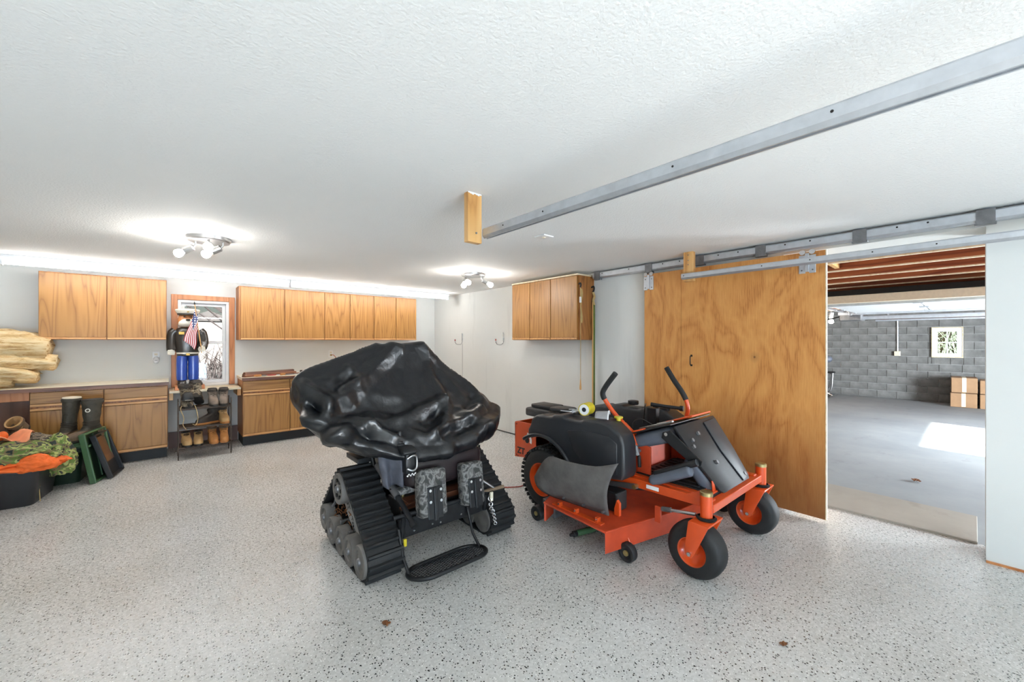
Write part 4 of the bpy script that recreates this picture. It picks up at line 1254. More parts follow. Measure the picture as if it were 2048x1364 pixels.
# ================================================================ FLOOR LITTER AND CORD
def leaf(x, y, rz, label, s=1.0, z=.001):
    t = thing('dry_leaf', label, 'leaf', (x, y, z), 'dry leaves on the floors', rz)
    m = MB(); m.sheet([[(-.014 * s + .014 * s * i * .5, (-.02 + .005 * j) * s * 1.0, (.004 + .006 * abs(math.sin(i + j * .7))) * s) for i in range(5)] for j in range(9)]); m.build('blade', 'leaf_brown', t, thick=.001)
    m = MB(); m.tube([(0, .02 * s, .004), (.004, .034 * s, .003)], .001, 5); m.build('stalk', 'leaf_brown', t)
leaf(.82, 1.909, .4, 'curled brown leaf on the speckled floor before the tracked chair')
leaf(2.16, .575, 1.2, 'small brown leaf scrap on the speckled floor at lower right', .8)
leaf(5.68, .376, 1.9, 'dark leaf on the concrete floor of the next bay', 2.0)
t = thing('extension_cord', 'thin orange cord running over the floor between chair and mower', 'cord', (0, 0, 0))
m = MB(); m.tube(smooth_path([(2.0, 3.35, .006), (2.2, 3.15, .006), (2.43, 2.95, .006), (2.52, 2.885, .006), (2.62, 2.86, .006), (2.8, 2.95, .006), (3.1, 3.3, .006)], 8), .005, 6); m.build('cable', 'cord_red', t)
m = MB(); m.cyl((3.08, 3.27, .012), (3.13, 3.33, .012), .012, seg=10); m.build('plug', 'black_plastic', t)

# ================================================================ NEXT BAY THINGS
def carton(x, y, z, w, d, h, label, rz=0):
    t = thing('cardboard_box', label, 'box', (x, y, z), 'cardboard boxes in the next bay', rz)
    m = MB(); m.box((-w / 2, -d / 2, 0), (w / 2, d / 2, h), .008); m.build('carton', 'cardboard', t)
    m = MB(); m.box((-w / 2 - .001, -.03, h * .05), (w / 2 + .001, .03, h + .001)); m.build('tape', 'laminate', t)
    m = MB(); m.box((-w / 2 - .002, -d / 2 - .002, h * .97), (w / 2 + .002, d / 2 + .002, h * .985)); m.build('flap_seam', 'leather_brown', t)
carton(13.0, .135, 0, .5, .38, .30, 'lower cardboard box of the left stack by the block wall')
carton(13.0, .135, .31, .5, .37, .32, 'upper cardboard box of the left stack by the block wall', .04)
carton(13.0, -.28, 0, .5, .38, .30, 'lower cardboard box of the right stack by the block wall')
carton(13.0, -.28, .31, .5, .38, .28, 'upper cardboard box of the right stack by the block wall')
t = thing('switch_box', 'small electrical box on a conduit running down the block wall', 'switch', (13.486, 1.21, 1.1))
m = MB(); m.box((-.06, -.055, -.05), (0, .055, .06), .006); m.build('box', 'laminate', t)
m = MB(); m.cyl((-.018, 0, .06), (-.018, 0, .95), .014, seg=10); m.build('conduit', 'galvanised', t)
# overhead door stored under the joists: panels side by side
t = thing('overhead_door', 'white overhead garage door raised under the joists of the next bay', 'garage door', (0, 0, 0))
for k in range(5):
    y0 = -3.4 + k * .97
    m = MB(); m.box((7.26, y0 + .004, 1.93), (9.72, y0 + .96, 1.975), .006); pn = m.build('panel', 'white_metal', t)
    for xx in (7.5, 8.5, 9.5):
        m = MB(); m.box((xx, y0 + .92, 1.912), (xx + .05, y0 + 1.02, 1.93), .004); m.build('hinge', 'galvanised', pn)
m = MB(); m.box((7.22, -3.4, 1.90), (7.25, 1.7, 1.955), .004); m.build('track', 'galvanised', t)
m = MB(); m.box((9.74, -3.4, 1.90), (9.78, 1.7, 1.955), .004); m.build('track', 'galvanised', t)
m = MB(); m.box((9.5, 1.46, 1.88), (9.53, 1.50, 2.185), .003).box((7.2, 1.62, 1.95), (9.8, 1.66, 1.99), .003); m.build('hanger_iron', 'galvanised', t)
t = thing('door_opener', 'grey garage door opener unit hanging below the raised door', 'opener', (10.2, 1.55, 1.90))
m = MB(); m.box((-.2, -.16, -.10), (.2, .18, .06), .02); m.build('motor_housing', 'steel_grey', t)
m = MB(); m.box((-.04, -4.6, -.075), (.04, -.1, -.01), .006); m.build('rail', 'galvanised', t)
m = MB(); m.box((-.24, .02, .05), (-.21, .06, .285), .003).box((.21, .02, .05), (.24, .06, .285), .003); m.build('bracket', 'galvanised', t)
m = MB(); m.tube(smooth_path([(0, .18, 0), (.1, .5, -.06), (.0, .62, .02)], 6), .012, 6); m.build('wire', 'black_plastic', t)
t = thing('steel_pipe', 'long grey pipe hung under the door opener rail', 'pipe', (10.9, 1.3, 1.83))
m = MB(); m.cyl((0, 0, 0), (0, -4.3, 0), .024, seg=12); m.build('tube', 'galvanised', t, smooth=40)
for y in (-.2, -2.4):
    m = MB(); m.box((-.01, y, 0), (.01, y + .03, .36), .002); m.build('strap', 'galvanised', t)
for i, (x, y, z, lb) in enumerate(((9.2, 2.05, 1.98, 'bare bulb glowing under the joists by the plywood door edge'), (11.6, 2.15, 1.86, 'bare bulb glowing low over the block wall'))):
    t = thing('bare_bulb', lb, 'bulb', (x, y, z), 'bare bulbs in the next bay')
    m = MB(); m.lathe([(.205, 0), (.205, .05), (.16, .05), (.06, .03), (.05, 0)], (0, 0, 0), (0, 0, 1), 14); m.build('holder', 'white_vinyl', t)
    m = MB(); m.ball((0, 0, 0), .05, 14); m.build('bulb', 'bay_bulb_glow', t, smooth=80)
    if z < 1.9:
        m = MB(); m.cyl((0, 0, .2), (0, 0, .325), .006, seg=6); m.build('stem', 'white_vinyl', t)
t = thing('shop_light', 'short white strip light fixed to a joist of the next bay', 'light', (4.36, .02, 2.165))
m = MB(); m.box((-.03, -.05, -.012), (.03, .14, .02), .003); m.build('housing', 'white_metal', t)
m = MB(); m.cyl((0, -.04, -.022), (0, .13, -.022), .010, seg=10); m.build('tube', 'white_vinyl', t)
# exercise bike half hidden by the door
t = thing('exercise_bike', 'chrome exercise bike half hidden behind the plywood door edge', 'exercise bike', (12.7, 2.40, 0))
m = MB(); m.tube(smooth_path([(0, .35, .12), (0, .05, .10), (0, -.05, .2), (0, -.08, .62)], 6), .024, 10); m.build('frame', 'chrome', t, smooth=60)
m = MB(); m.tube(smooth_path([(.05, .3, .58), (.05, .0, .60), (.05, -.02, .3), (.05, .1, .16)], 6), .02, 10); m.build('frame', 'chrome', t, smooth=60)
m = MB(); m.cyl((-.25, -.1, .03), (.25, -.1, .03), .026, seg=10); m.build('foot', 'chrome', t)
m = MB(); m.cyl((-.25, .4, .03), (.25, .4, .03), .026, seg=10); m.build('foot', 'chrome', t)
m = MB(); m.tube([(0, -.09, .03), (0, .12, .12)], .02, 8); m.build('strut', 'chrome', t)
m = MB(); m.tube([(0, .39, .03), (0, .34, .14)], .02, 8); m.build('strut', 'chrome', t)
m = MB(); m.box((-.1, -.12, .60), (.1, .3, .64), .02); m.build('seat', 'black_plastic', t)
m = MB(); m.ball((0, .06, .95), 1, 14, (.12, .14, .10)); m.build('padded_head', 'seat_vinyl', t, smooth=80)
m = MB(); m.cyl((0, .05, .62), (0, .05, .90), .02, seg=10); m.build('post', 'chrome', t)

# ================================================================ ZERO-TURN MOWER (written in room coordinates, shifted to its base)
MO = Vector((2.83, 1.75, 0))
mow = thing('riding_mower', 'orange zero-turn riding mower with black tanks parked before the plywood door', 'mower', MO)
def mp(m, name, mat, parent=None, **k):
    m.bm.transform(Matrix.Translation(-MO))
    return m.build(name, mat, parent or mow, **k)
def arc(cx, cz, r, a0, a1, n):
    return [(cx + r * math.cos(R(a0 + (a1 - a0) * i / n)), cz + r * math.sin(R(a0 + (a1 - a0) * i / n))) for i in range(n + 1)]

# --- rear drive wheels
def tyre_prof(R0, rw, w, n=14):
    """outer half torus-like profile from inner bead to inner bead: (along, radius)"""
    pts = []
    for i in range(n + 1):
        a = math.pi * i / n
        c, s = math.cos(a), math.sin(a)
        pts.append((-math.copysign(abs(c) ** .7, c) * w / 2, rw + (R0 - rw) * abs(s) ** .55))
    return pts
for sx, xc in ((-1, 2.445), (1, 3.215)):
    c = (xc, 2.335, .265)
    R0, w = .265, .23
    m = MB(); m.lathe(tyre_prof(R0 - .008, .135, w), c, (1, 0, 0), 48); ty = mp(m, 'rear_tyre', 'tyre_rubber', smooth=60)
    m = MB()
    N = 40
    for i in range(N):
        a0 = 2 * math.pi * i / N
        for j, (xo, xw) in enumerate(((-.082, .04), (-.03, .045), (.03, .045), (.082, .04))):
            a = a0 + (.5 * 2 * math.pi / N if j % 2 else 0) 
            rr = R0 - (.010 if abs(xo) > .05 else .001)
            M_ = Matrix.Translation(c) @ Matrix.Rotation(a, 4, 'X') @ Matrix.Translation((xo, 0, rr)) @ Matrix.Rotation(.35 if j in (0, 3) else -.25, 4, 'Z')
            m.box((-xw / 2, -.012, -.014), (xw / 2, .012, .003), M=M_)
    tr = mp(m, 'tread', 'tyre_rubber', ty)
    m = MB(); s = sx
    m.lathe([(s * .105, .128), (s * .112, .138), (s * .108, .128), (s * .07, .118), (s * .02, .112), (s * .01, .085), (s * .035, .075), (s * .045, .04), (s * .045, 0)], c, (1, 0, 0), 36); rim = mp(m, 'rear_rim', 'orange_paint', smooth=40)
    m = MB(); m.lathe([(s * .04, .032), (s * .07, .03), (s * .075, .02), (s * .075, 0)], c, (1, 0, 0), 20); mp(m, 'hub', 'black_metal', rim, smooth=40)
    for k in range(5):
        a = k * 2 * math.pi / 5
        m = MB(); m.cyl((c[0] + s * .04, c[1] + .055 * math.cos(a), c[2] + .055 * math.sin(a)), (c[0] + s * .056, c[1] + .055 * math.cos(a), c[2] + .055 * math.sin(a)), .009, seg=6); mp(m, 'wheel_nut', 'chrome', rim)

# --- front casters
def caster(px, py, yaw):
    wc = Vector((px, py + .055, .166))
    m = MB(); m.lathe(tyre_prof(.166, .085, .15, 16), wc, (1, 0, 0), 44); ty = mp(m, 'caster_tyre', 'rubber', smooth=70)
    for s in (-1, 1):
        m = MB(); m.lathe([(s * .066, .084), (s * .07, .09), (s * .066, .08), (s * .045, .07), (s * .03, .05), (s * .028, .03), (s * .055, .026), (s * .055, 0)], wc, (1, 0, 0), 32); rim = mp(m, 'caster_rim', 'orange_paint', smooth=40)
        m = MB(); m.cyl(wc + Vector((s * .09, 0, 0)), wc + Vector((s * .112, 0, 0)), .012, seg=6); mp(m, 'axle_nut', 'chrome', rim)
    m = MB(); m.cyl(wc - Vector((.1, 0, 0)), wc + Vector((.1, 0, 0)), .010, seg=10); mp(m, 'axle', 'steel_grey')
    # fork: bent plate over the wheel, two tapering arms
    m = MB()
    m.prism([(px - .1, py - .055), (px + .1, py - .055), (px + .1, py + .06), (px - .1, py + .06)], .345, .358, 'Z', .004)
    for s in (-1, 1):
        x0 = px + s * .097
        m.prism([(py - .055, .356), (py + .062, .356), (py + .085, .17), (py + .075, .145), (py + .045, .142), (py + .030, .16)], x0 - .006, x0 + .006, 'X', .004)
    mp(m, 'fork', 'orange_paint', smooth=30)
    m = MB(); m.lathe([(0, .05), (.012, .058), (.02, .045)], (px, py, .357), (0, 0, 1), 20); mp(m, 'grass_ring', 'gap_dark')
    m = MB(); m.lathe([(.36, 0), (.36, .034), (.50, .034), (.50, 0)], (px, py, 0), (0, 0, 1), 24); pv = mp(m, 'pivot_tube', 'orange_paint', smooth=40)
    m = MB(); m.lathe([(.50, 0), (.50, .036), (.518, .036), (.523, .031), (.523, 0)], (px, py, 0), (0, 0, 1), 24); mp(m, 'pivot_cap', 'brass', pv, smooth=40)
caster(2.405, 1.03, 0)
caster(3.262, 1.01, 0)

# --- frame
m = MB()
m.box((2.42, .995, .395), (3.25, 1.05, .445), .005)                       # front cross bar
for x in (2.46, 3.16):
    m.prism([(1.02, .40), (1.02, .455), (1.55, .452), (2.62, .42), (2.62, .35), (1.55, .392)], x, x + .05, 'X', .004)
m.box((2.48, 2.56, .36), (3.19, 2.62, .42), .004)
mp(m, 'frame', 'orange_paint')
m = MB(); m.prism([(1.48, .40), (1.48, .66), (1.62, .70), (1.75, .70), (1.75, .40)], 2.56, 2.575, 'X', .003); m.prism([(1.48, .40), (1.48, .66), (1.62, .70), (1.75, .70), (1.75, .40)], 3.085, 3.10, 'X', .003)
m.box((2.56, 1.60, .40), (3.10, 1.615, .69), .003)
mp(m, 'seat_box', 'orange_dusty')
m = MB(); m.prism([(2.50, 1.06), (3.16, 1.06), (3.16, 1.60), (2.50, 1.60)], .452, .462, 'Z', .002); mp(m, 'foot_plate', 'orange_paint')
m = MB(); m.prism([(2.54, 1.12), (3.12, 1.12), (3.12, 1.58), (2.54, 1.58)], .462, .470, 'Z', .002)
mat_o = mp(m, 'rubber_mat', 'rubber')
m = MB()
for k in range(9): m.box((2.57 + k * .062, 1.15, .470), (2.59 + k * .062, 1.55, .476), .001)
mp(m, 'mat_ribs', 'rubber', mat_o)
m = MB(); m.prism([(2.60, .445), (2.64, .445), (2.62, .50), (2.59, .53), (2.58, .53)], 1.07, 1.075, 'Y', .001); mp(m, 'gusset', 'orange_paint')
m = MB(); m.prism([(1.052, .445), (1.17, .455), (1.052, .52)], 2.452, 2.46, 'X', .001); mp(m, 'gusset', 'orange_paint')

# --- cutting deck
deck = [(2.05, 1.492), (2.09, 2.06), (2.36, 2.17), (3.30, 2.17), (3.58, 2.03), (3.58, 1.50), (3.25, 1.30), (2.72, 1.345)]
m = MB(); m.prism(deck, .212, .224, 'Z', .003)
inner = [(2.83 + (x - 2.83) * .985, 1.75 + (y - 1.75) * .97) for x, y in deck]
n = len(deck)
for i in range(n):
    if i == 0: continue                                                  # open discharge side
    a, b = Vector(deck[i]), Vector(deck[(i + 1) % n]); c_, d_ = Vector(inner[i]), Vector(inner[(i + 1) % n])
    m.prism([a, b, d_, c_], .088, .214, 'Z')
mp(m, 'deck_shell', 'orange_dusty')
m = MB(); m.tube([Vector((x, y, .222)) for x, y in deck + deck[:1]], .006, 6); mp(m, 'deck_rim', 'orange_dusty')
m = MB(); m.prism([(2.10, 1.56), (2.14, 1.56), (2.15, 2.0), (2.11, 2.0)], .224, .232, 'Z', .002); hb = mp(m, 'hinge_plate', 'orange_paint')
for y in (1.60, 1.78, 1.93):
    m = MB(); m.box((2.105, y - .012, .232), (2.135, y + .012, .262), .003); mp(m, 'hinge_lug', 'orange_paint', hb)
    m = MB(); m.cyl((2.1, y, .25), (2.142, y, .25), .006, seg=8); mp(m, 'hinge_bolt', 'chrome', hb)
def small_wheel(c, r, w):
    m = MB(); m.lathe([(-w / 2, r * .62), (-w / 2, r * .9), (-w * .35, r), (w * .35, r), (w / 2, r * .9), (w / 2, r * .62), (w * .38, r * .55), (w * .38, r * .3), (-w * .38, r * .3), (-w * .38, r * .55)], c, (1, 0, 0), 28, True); t_ = mp(m, 'anti_scalp_wheel', 'rubber', smooth=40)
    m = MB(); m.lathe([(-w * .62, 0), (-w * .62, r * .16), (-w * .5, r * .16), (-w * .5, r * .3), (w * .5, r * .3), (w * .5, 0)], c, (1, 0, 0), 16); mp(m, 'axle_bolt', 'brass', t_)
small_wheel((2.205, 1.432, .072), .060, .05)
m = MB(); m.prism([(1.475, .20), (1.50, .09), (1.44, .06), (1.42, .09), (1.44, .12)], 2.236, 2.246, 'X', .002); mp(m, 'wheel_bracket', 'orange_paint')
small_wheel((2.20, 2.235, .062), .058, .055)
m = MB(); m.box((2.235, 2.09, .05), (2.36, 2.22, .17), .006); mp(m, 'roller_bracket', 'steel_grey')
small_wheel((3.45, 1.345, .072), .060, .05)
# spindle covers and belt guard
for x in (2.55, 2.9):
    m = MB(); m.lathe([(.224, .08), (.27, .078), (.29, .06), (.295, 0)], (x, 1.78, 0), (0, 0, 1), 20); mp(m, 'spindle_cover', 'black_plastic', smooth=40)
m = MB(); m.box((2.33, 1.60, .226), (2.46, 1.76, .36), .012); mp(m, 'belt_cover', 'black_plastic')
m = MB(); m.prism([(1.56, .225), (1.60, .225), (1.60, .27), (1.58, .33), (1.56, .31)], 2.30, 2.325, 'X', .002); mp(m, 'chute_bracket', 'orange_paint')
# deck lift links
m = MB(); m.tube([(2.43, 1.30, .325), (2.42, 1.10, .36)], .011, 10); lk = mp(m, 'lift_link', 'chrome', smooth=60)
m = MB(); m.tube([(2.43, 1.32, .32), (2.428, 1.26, .332)], .016, 10); mp(m, 'link_end', 'steel_grey', lk)
m = MB(); m.box((2.42, 1.33, .224), (2.44, 1.37, .33), .003); mp(m, 'lift_bracket', 'orange_dusty')
m = MB(); m.prism([(1.50, .40), (1.53, .385), (1.75, .355), (1.75, .39), (1.53, .425)], 2.43, 2.445, 'X', .003); mp(m, 'lift_arm', 'nickel')
m = MB(); m.cyl((2.42, 1.525, .405), (2.46, 1.525, .405), .016, seg=12); mp(m, 'lift_pin', 'brass')
m = MB(); m.box((2.452, 1.36, .412), (2.459, 1.45, .438), .003); mp(m, 'decal', 'white_vinyl')

# --- grass discharge chute, flipped up: curved rubber sheet on the left side
rows = []
NB = 18
for i in range(9):
    u = i / 8
    row = []
    for j in range(NB + 1):
        s = j / NB                                   # 0 rear .. 1 front
        bot = Vector((2.165 + .02 * s, 2.03 - .47 * s, .255 + .012 * s))
        topz = .375 + .225 * math.sin(min(1, s * 3.4) * math.pi * .5) - .03 * math.sin(s * math.pi) + (.03 * max(0, s - .8) / .2)
        top_ = Vector((2.115 - .03 * math.sin(s * math.pi) + .05 * s, 2.185 - .71 * s, topz))
        p = bot.lerp(top_, u)
        p.x -= .055 * math.sin(u * math.pi) * (1 - .6 * s) 
        p.y += .03 * math.sin(u * math.pi) * (s > .5) * (s - .5) * 2
        row.append(p)
    rows.append(row)
m = MB(); m.sheet(rows); ch = mp(m, 'discharge_chute', 'chute_rubber', smooth=180, thick=.011)
for s in (.25, .62, .95):
    b_ = Vector((2.165 + .02 * s, 2.03 - .47 * s, .29))
    m = MB(); m.cyl(b_ + Vector((-.04, 0, 0)), b_ + Vector((.0, 0, 0)), .008, seg=8); mp(m, 'chute_bolt', 'steel_grey', ch)

# --- fuel tanks with fenders
def tank(xo, s):
    """s=+1: outer side is -X"""
    prof = ([(1.56, .455), (1.545, .50), (1.55, .70), (1.575, .765), (1.63, .795), (1.68, .825), (1.76, .838), (1.90, .832), (1.92, .812), (2.08, .808), (2.10, .828), (2.20, .822), (2.23, .80), (2.28, .795), (2.31, .80), (2.40, .79), (2.455, .755), (2.475, .69)]
            + [(2.50, .66), (2.505, .61), (2.485, .600)] + [(y, z) for y, z in arc(2.335, .265, .345, 66, 150, 9)] + [(1.98, .42), (1.80, .42)])
    x0, x1 = (xo, xo + .20) if s > 0 else (xo - .20, xo)
    m = MB(); m.prism(prof, x0, x1, 'X', .022, seg=3)
    for v in m.bm.verts:                             # front part narrows toward the outside
        k = max(0, min(1, (1.78 - v.co.y) / .22)); k = k * k * (3 - 2 * k)
        if s > 0 and v.co.x > (x0 + x1) / 2: v.co.x -= .035 * k
    tk = mp(m, 'fuel_tank', 'tank_plastic', smooth=50)
    # raised fender lip over the wheel
    lip = arc(2.335, .265, .365, 55, 150, 12)
    m = MB(); m.tube([((x0 - .004) if s > 0 else (x1 + .004), y, z) for y, z in lip], .016, 8); mp(m, 'fender_lip', 'tank_plastic', tk, smooth=70)
    # waist panel: a shallow raised field on the outer face
    xa = x0 - .006 if s > 0 else x1 - .010
    m = MB(); m.prism([(1.60, .49), (1.60, .70), (1.66, .74), (1.90, .745), (2.05, .72), (1.99, .58), (1.88, .49)], xa, xa + .016, 'X', .006); mp(m, 'side_field', 'tank_plastic', tk, smooth=40)
    return tk
tkL = tank(2.335, 1)
tkR = tank(3.325, -1)
m = MB(); m.lathe([(.835, 0), (.835, .045), (.845, .048), (.868, .046), (.872, .03), (.872, 0)], (3.2, 2.02, .0), (0, 0, 1), 24); mp(m, 'fuel_cap', 'black_plastic', smooth=40)
m = MB(); m.lathe([(.82, 0), (.82, .042), (.842, .044), (.848, .03), (.848, 0)], (3.2, 1.72, .0), (0, 0, 1), 24); mp(m, 'fuel_cap', 'black_plastic', smooth=40)
m = MB(); m.lathe([(.83, 0), (.83, .034), (.85, .036), (.856, .02), (.856, 0)], (2.46, 2.06, -.005), (0, 0, 1), 20); mp(m, 'fuel_cap', 'black_plastic', smooth=40)
m = MB(); m.lathe([(.825, 0), (.825, .016), (.842, .016), (.846, .032), (.856, .032), (.858, 0)], (2.50, 1.70, .0), (0, 0, 1), 16); mp(m, 'choke_knob', 'yellow_plastic', smooth=40)
m = MB(); m.box((2.47, 1.775, .835), (2.51, 1.815, .862), .006); mp(m, 'key_switch', 'black_plastic')
m = MB(); m.tube(smooth_path([(3.1, 1.86, .70), (3.09, 1.84, .835), (3.14, 1.86, .86), (3.20, 1.9, .85)], 6), .006, 6); mp(m, 'fuel_hose', 'black_plastic')

# --- engine and rear guard
m = MB(); m.box((2.60, 2.15, .40), (3.06, 2.70, .70), .03); mp(m, 'engine_block', 'black_metal', smooth=40)
m = MB(); m.box((2.58, 2.46, .70), (2.95, 2.80, .78), .02); m.box((2.62, 2.50, .78), (2.80, 2.76, .815), .012); mp(m, 'engine_shroud', 'tank_plastic', smooth=40)
m = MB(); m.box((2.52, 2.22, .80), (2.66, 2.42, .835), .012); mp(m, 'air_duct', 'tank_plastic', smooth=40)
m = MB()
m.prism([(2.50, .33), (2.96, .27), (2.97, .60), (2.93, .625), (2.50, .625)], 2.60, 2.606, 'X', .002)
m.box((2.60, 2.955, .27), (3.06, 2.968, .615), .003)
m.prism([(2.50, .33), (2.96, .27), (2.97, .60), (2.93, .625), (2.50, .625)], 3.054, 3.06, 'X', .002)
rg = mp(m, 'rear_guard', 'orange_paint')
for y, z in ((2.94, .595), (2.94, .295), (2.92, .285)):
    m = MB(); m.cyl((2.597, y, z), (2.601, y, z), .006, seg=8); mp(m, 'guard_bolt', 'black_metal', rg)
def text_part(txt, size, M_, mat, parent, name='lettering', off=MO, bold=0.0, shear=0.0):
    cu = bpy.data.curves.new('txt', 'FONT'); cu.body = txt; cu.size = size; cu.extrude = .0008; cu.offset = bold; cu.shear = shear
    o = bpy.data.objects.new('txt', cu); COL.objects.link(o)
    dg = bpy.context.evaluated_depsgraph_get()
    me = bpy.data.meshes.new_from_object(o.evaluated_get(dg))
    bpy.data.objects.remove(o); bpy.data.curves.remove(cu)
    me.transform(Matrix.Translation(-off) @ M_)
    ob = bpy.data.objects.new(name, me); COL.objects.link(ob)
    me.materials.clear(); me.materials.append(MATS[mat])
    ob.parent = parent
    return ob
# text on a face looking to -X: reading direction is -Y
TX = Matrix(((0, 0, -1, 2.5985), (-1, 0, 0, 2.93), (0, 1, 0, .315), (0, 0, 0, 1)))
text_part('ZT', .085, TX, 'black_metal', rg, bold=.002)
m = MB(); m.prism(arc(2.80, .46, .075, 100, 200, 8) + arc(2.80, .46, .05, 200, 100, 8), 2.5975, 2.5995, 'X'); mp(m, 'decal', 'white_vinyl', rg)
m = MB(); m.prism(arc(2.79, .46, .028, 0, 340, 10), 2.5975, 2.5995, 'X'); mp(m, 'decal', 'black_metal', rg)

# --- steering levers
def lever(pts, grip_from, nm='steering_lever'):
    path = smooth_path(pts, 8)
    n = len(path)
    g = int(n * grip_from)
    m = MB(); m.tube(path[:g + 1], .0165, 12); o = mp(m, nm, 'orange_paint', smooth=60)
    m = MB(); m.tube(path[g:], .0205, 12); mp(m, 'grip', 'handle_grip', o, smooth=60)
    return o
lever([(2.545, 1.585, .655), (2.545, 1.64, .76), (2.545, 1.75, .85), (2.54, 1.825, .93), (2.52, 1.855, 1.00), (2.52, 1.83, 1.06), (2.52, 1.74, 1.17)], .58)
lever([(3.13, 1.50, .67), (3.13, 1.495, .80), (3.13, 1.485, .87), (3.13, 1.50, .94), (3.13, 1.54, 1.01), (3.13, 1.60, 1.09), (3.13, 1.665, 1.19)], .50)
m = MB(); m.prism([(1.52, .66), (1.56, .62), (1.62, .66), (1.93, .78), (1.93, .80), (1.70, .80)], 2.585, 2.60, 'X', .003); cp_ = mp(m, 'control_panel', 'orange_paint')
for y, z in ((1.90, .785), (1.74, .775), (1.66, .745), (1.64, .72)):
    m = MB(); m.cyl((2.578, y, z), (2.586, y, z), .010, seg=8); mp(m, 'panel_bolt', 'chrome', cp_)
m = MB(); m.cyl((2.515, 1.555, .60), (2.515, 1.575, .665), .02, seg=12); m.cyl((2.495, 1.565, .625), (2.56, 1.565, .625), .014, seg=10); mp(m, 'lever_pivot', 'steel_grey')
m = MB(); m.cyl((2.52, 1.54, .52), (2.52, 1.545, .60), .012, seg=10); mp(m, 'damper', 'black_metal')
# parking brake on the right
m = MB(); m.box((2.92, 1.64, .70), (2.975, 1.72, .875), .006); m.box((2.975, 1.66, .72), (3.01, 1.70, .88), .004); pb = mp(m, 'brake_bracket', 'black_metal')
m = MB(); m.tube([(2.95, 1.70, .90), (2.97, 1.60, .895), (2.99, 1.48, .89)], [.016, .012, .014], 10); mp(m, 'brake_lever', 'black_plastic', pb, smooth=60)
m = MB(); m.cyl((2.99, 1.48, .89), (2.995, 1.455, .889), .021, seg=12); mp(m, 'brake_knob', 'black_plastic', pb)
m = MB(); m.tube(smooth_path([(2.70, 1.70, .70), (2.72, 1.72, .78), (2.80, 1.70, .80), (2.84, 1.62, .76)], 6), .004, 6); mp(m, 'wire', 'black_plastic')

# --- seat folded forward: pan on top, cushion below, backrest sloping down to the foot plate
def tilt(p0, p1):
    """frame along p0->p1 in the Y-Z plane: returns matrix with local y along it, z normal"""
    d = (Vector(p1) - Vector(p0)); L = d.length; d.normalize()
    x = Vector((1, 0, 0)); z = x.cross(d)
    return Matrix(((x.x, d.x, z.x, p0[0]), (x.y, d.y, z.y, p0[1]), (x.z, d.z, z.z, p0[2]), (0, 0, 0, 1))), L
M_, L_ = tilt((2.83, 1.66, .722), (2.83, 1.315, .848))      # normal z points down/back? checked below
up_s = 1 if (M_ @ Vector((0, 0, 1)) - M_ @ Vector((0, 0, 0))).z > 0 else -1
m = MB(); m.box((-.30, .0, min(0, up_s * .006)), (.30, L_, max(0, up_s * .006)), M=M_); st = mp(m, 'seat_pan', 'black_metal')
m = MB(); m.box((-.31, -.01, up_s * .014 - .005), (-.27, .16, up_s * .014 + .005), .003, M=M_); mp(m, 'seat_bracket', 'orange_paint', st)
m = MB(); m.box((.0, L_ - .2, up_s * .022 - .006), (.31, L_ + .01, up_s * .022 + .006), .004, M=M_); mp(m, 'seat_bracket', 'orange_paint', st)
m = MB(); m.box((-.20, .06, up_s * .02 - .008), (-.17, L_ - .04, up_s * .02 + .008), .003, M=M_); m.box((.05, .06, up_s * .02 - .008), (.08, L_ - .06, up_s * .02 + .008), .003, M=M_); mp(m, 'seat_slide', 'nickel', st)
m = MB(); m.box((-.285, .02, -up_s * .06 - .052), (.285, L_ - .03, -up_s * .06 + .052), .045, M=M_, seg=4); mp(m, 'seat_cushion', 'seat_vinyl', smooth=60)
M2, L2 = tilt((2.85, 1.315, .832), (2.85, 1.045, .425))
up2 = 1 if (M2 @ Vector((0, 0, 1)) - M2 @ Vector((0, 0, 0))).y < 0 else -1
m = MB(); m.prism([(-.30, 0), (.30, 0), (.30, L2 * .55), (.275, L2 * .93), (.25, L2), (-.17, L2), (-.21, L2 * .93), (-.27, L2 * .55)], min(0, up2 * .022), max(0, up2 * .022), 'Z', .007, M2); bk = mp(m, 'backrest_shell', 'black_plastic', smooth=30)
m = MB(); m.prism([(.08, .03), (.28, .02), (.275, L2 * .55), (.25, L2 * .94), (.14, L2 * .97), (.08, L2 * .5)], min(up2 * .022, up2 * .032), max(up2 * .022, up2 * .032), 'Z', .004, M2); mp(m, 'backrest_panel', 'tank_plastic', bk, smooth=30)
m = MB(); m.prism([(-.27, L2 * .42), (.26, L2 * .42), (.27, L2 * .9), (.22, L2 * 1.05), (-.15, L2 * 1.05), (-.24, L2 * .9)], min(-up2 * .085, 0), max(-up2 * .085, 0), 'Z', .03, M2, 3); mp(m, 'backrest_cushion', 'seat_vinyl', smooth=60)
for u, v in ((-.20, .12), (-.08, .09), (-.06, .30), (.21, .44), (-.23, .16)):
    m = MB(); m.cyl(M2 @ Vector((u, v, up2 * .02)), M2 @ Vector((u, v, up2 * .036)), .013, seg=12); mp(m, 'shell_bolt', 'steel_grey', bk)
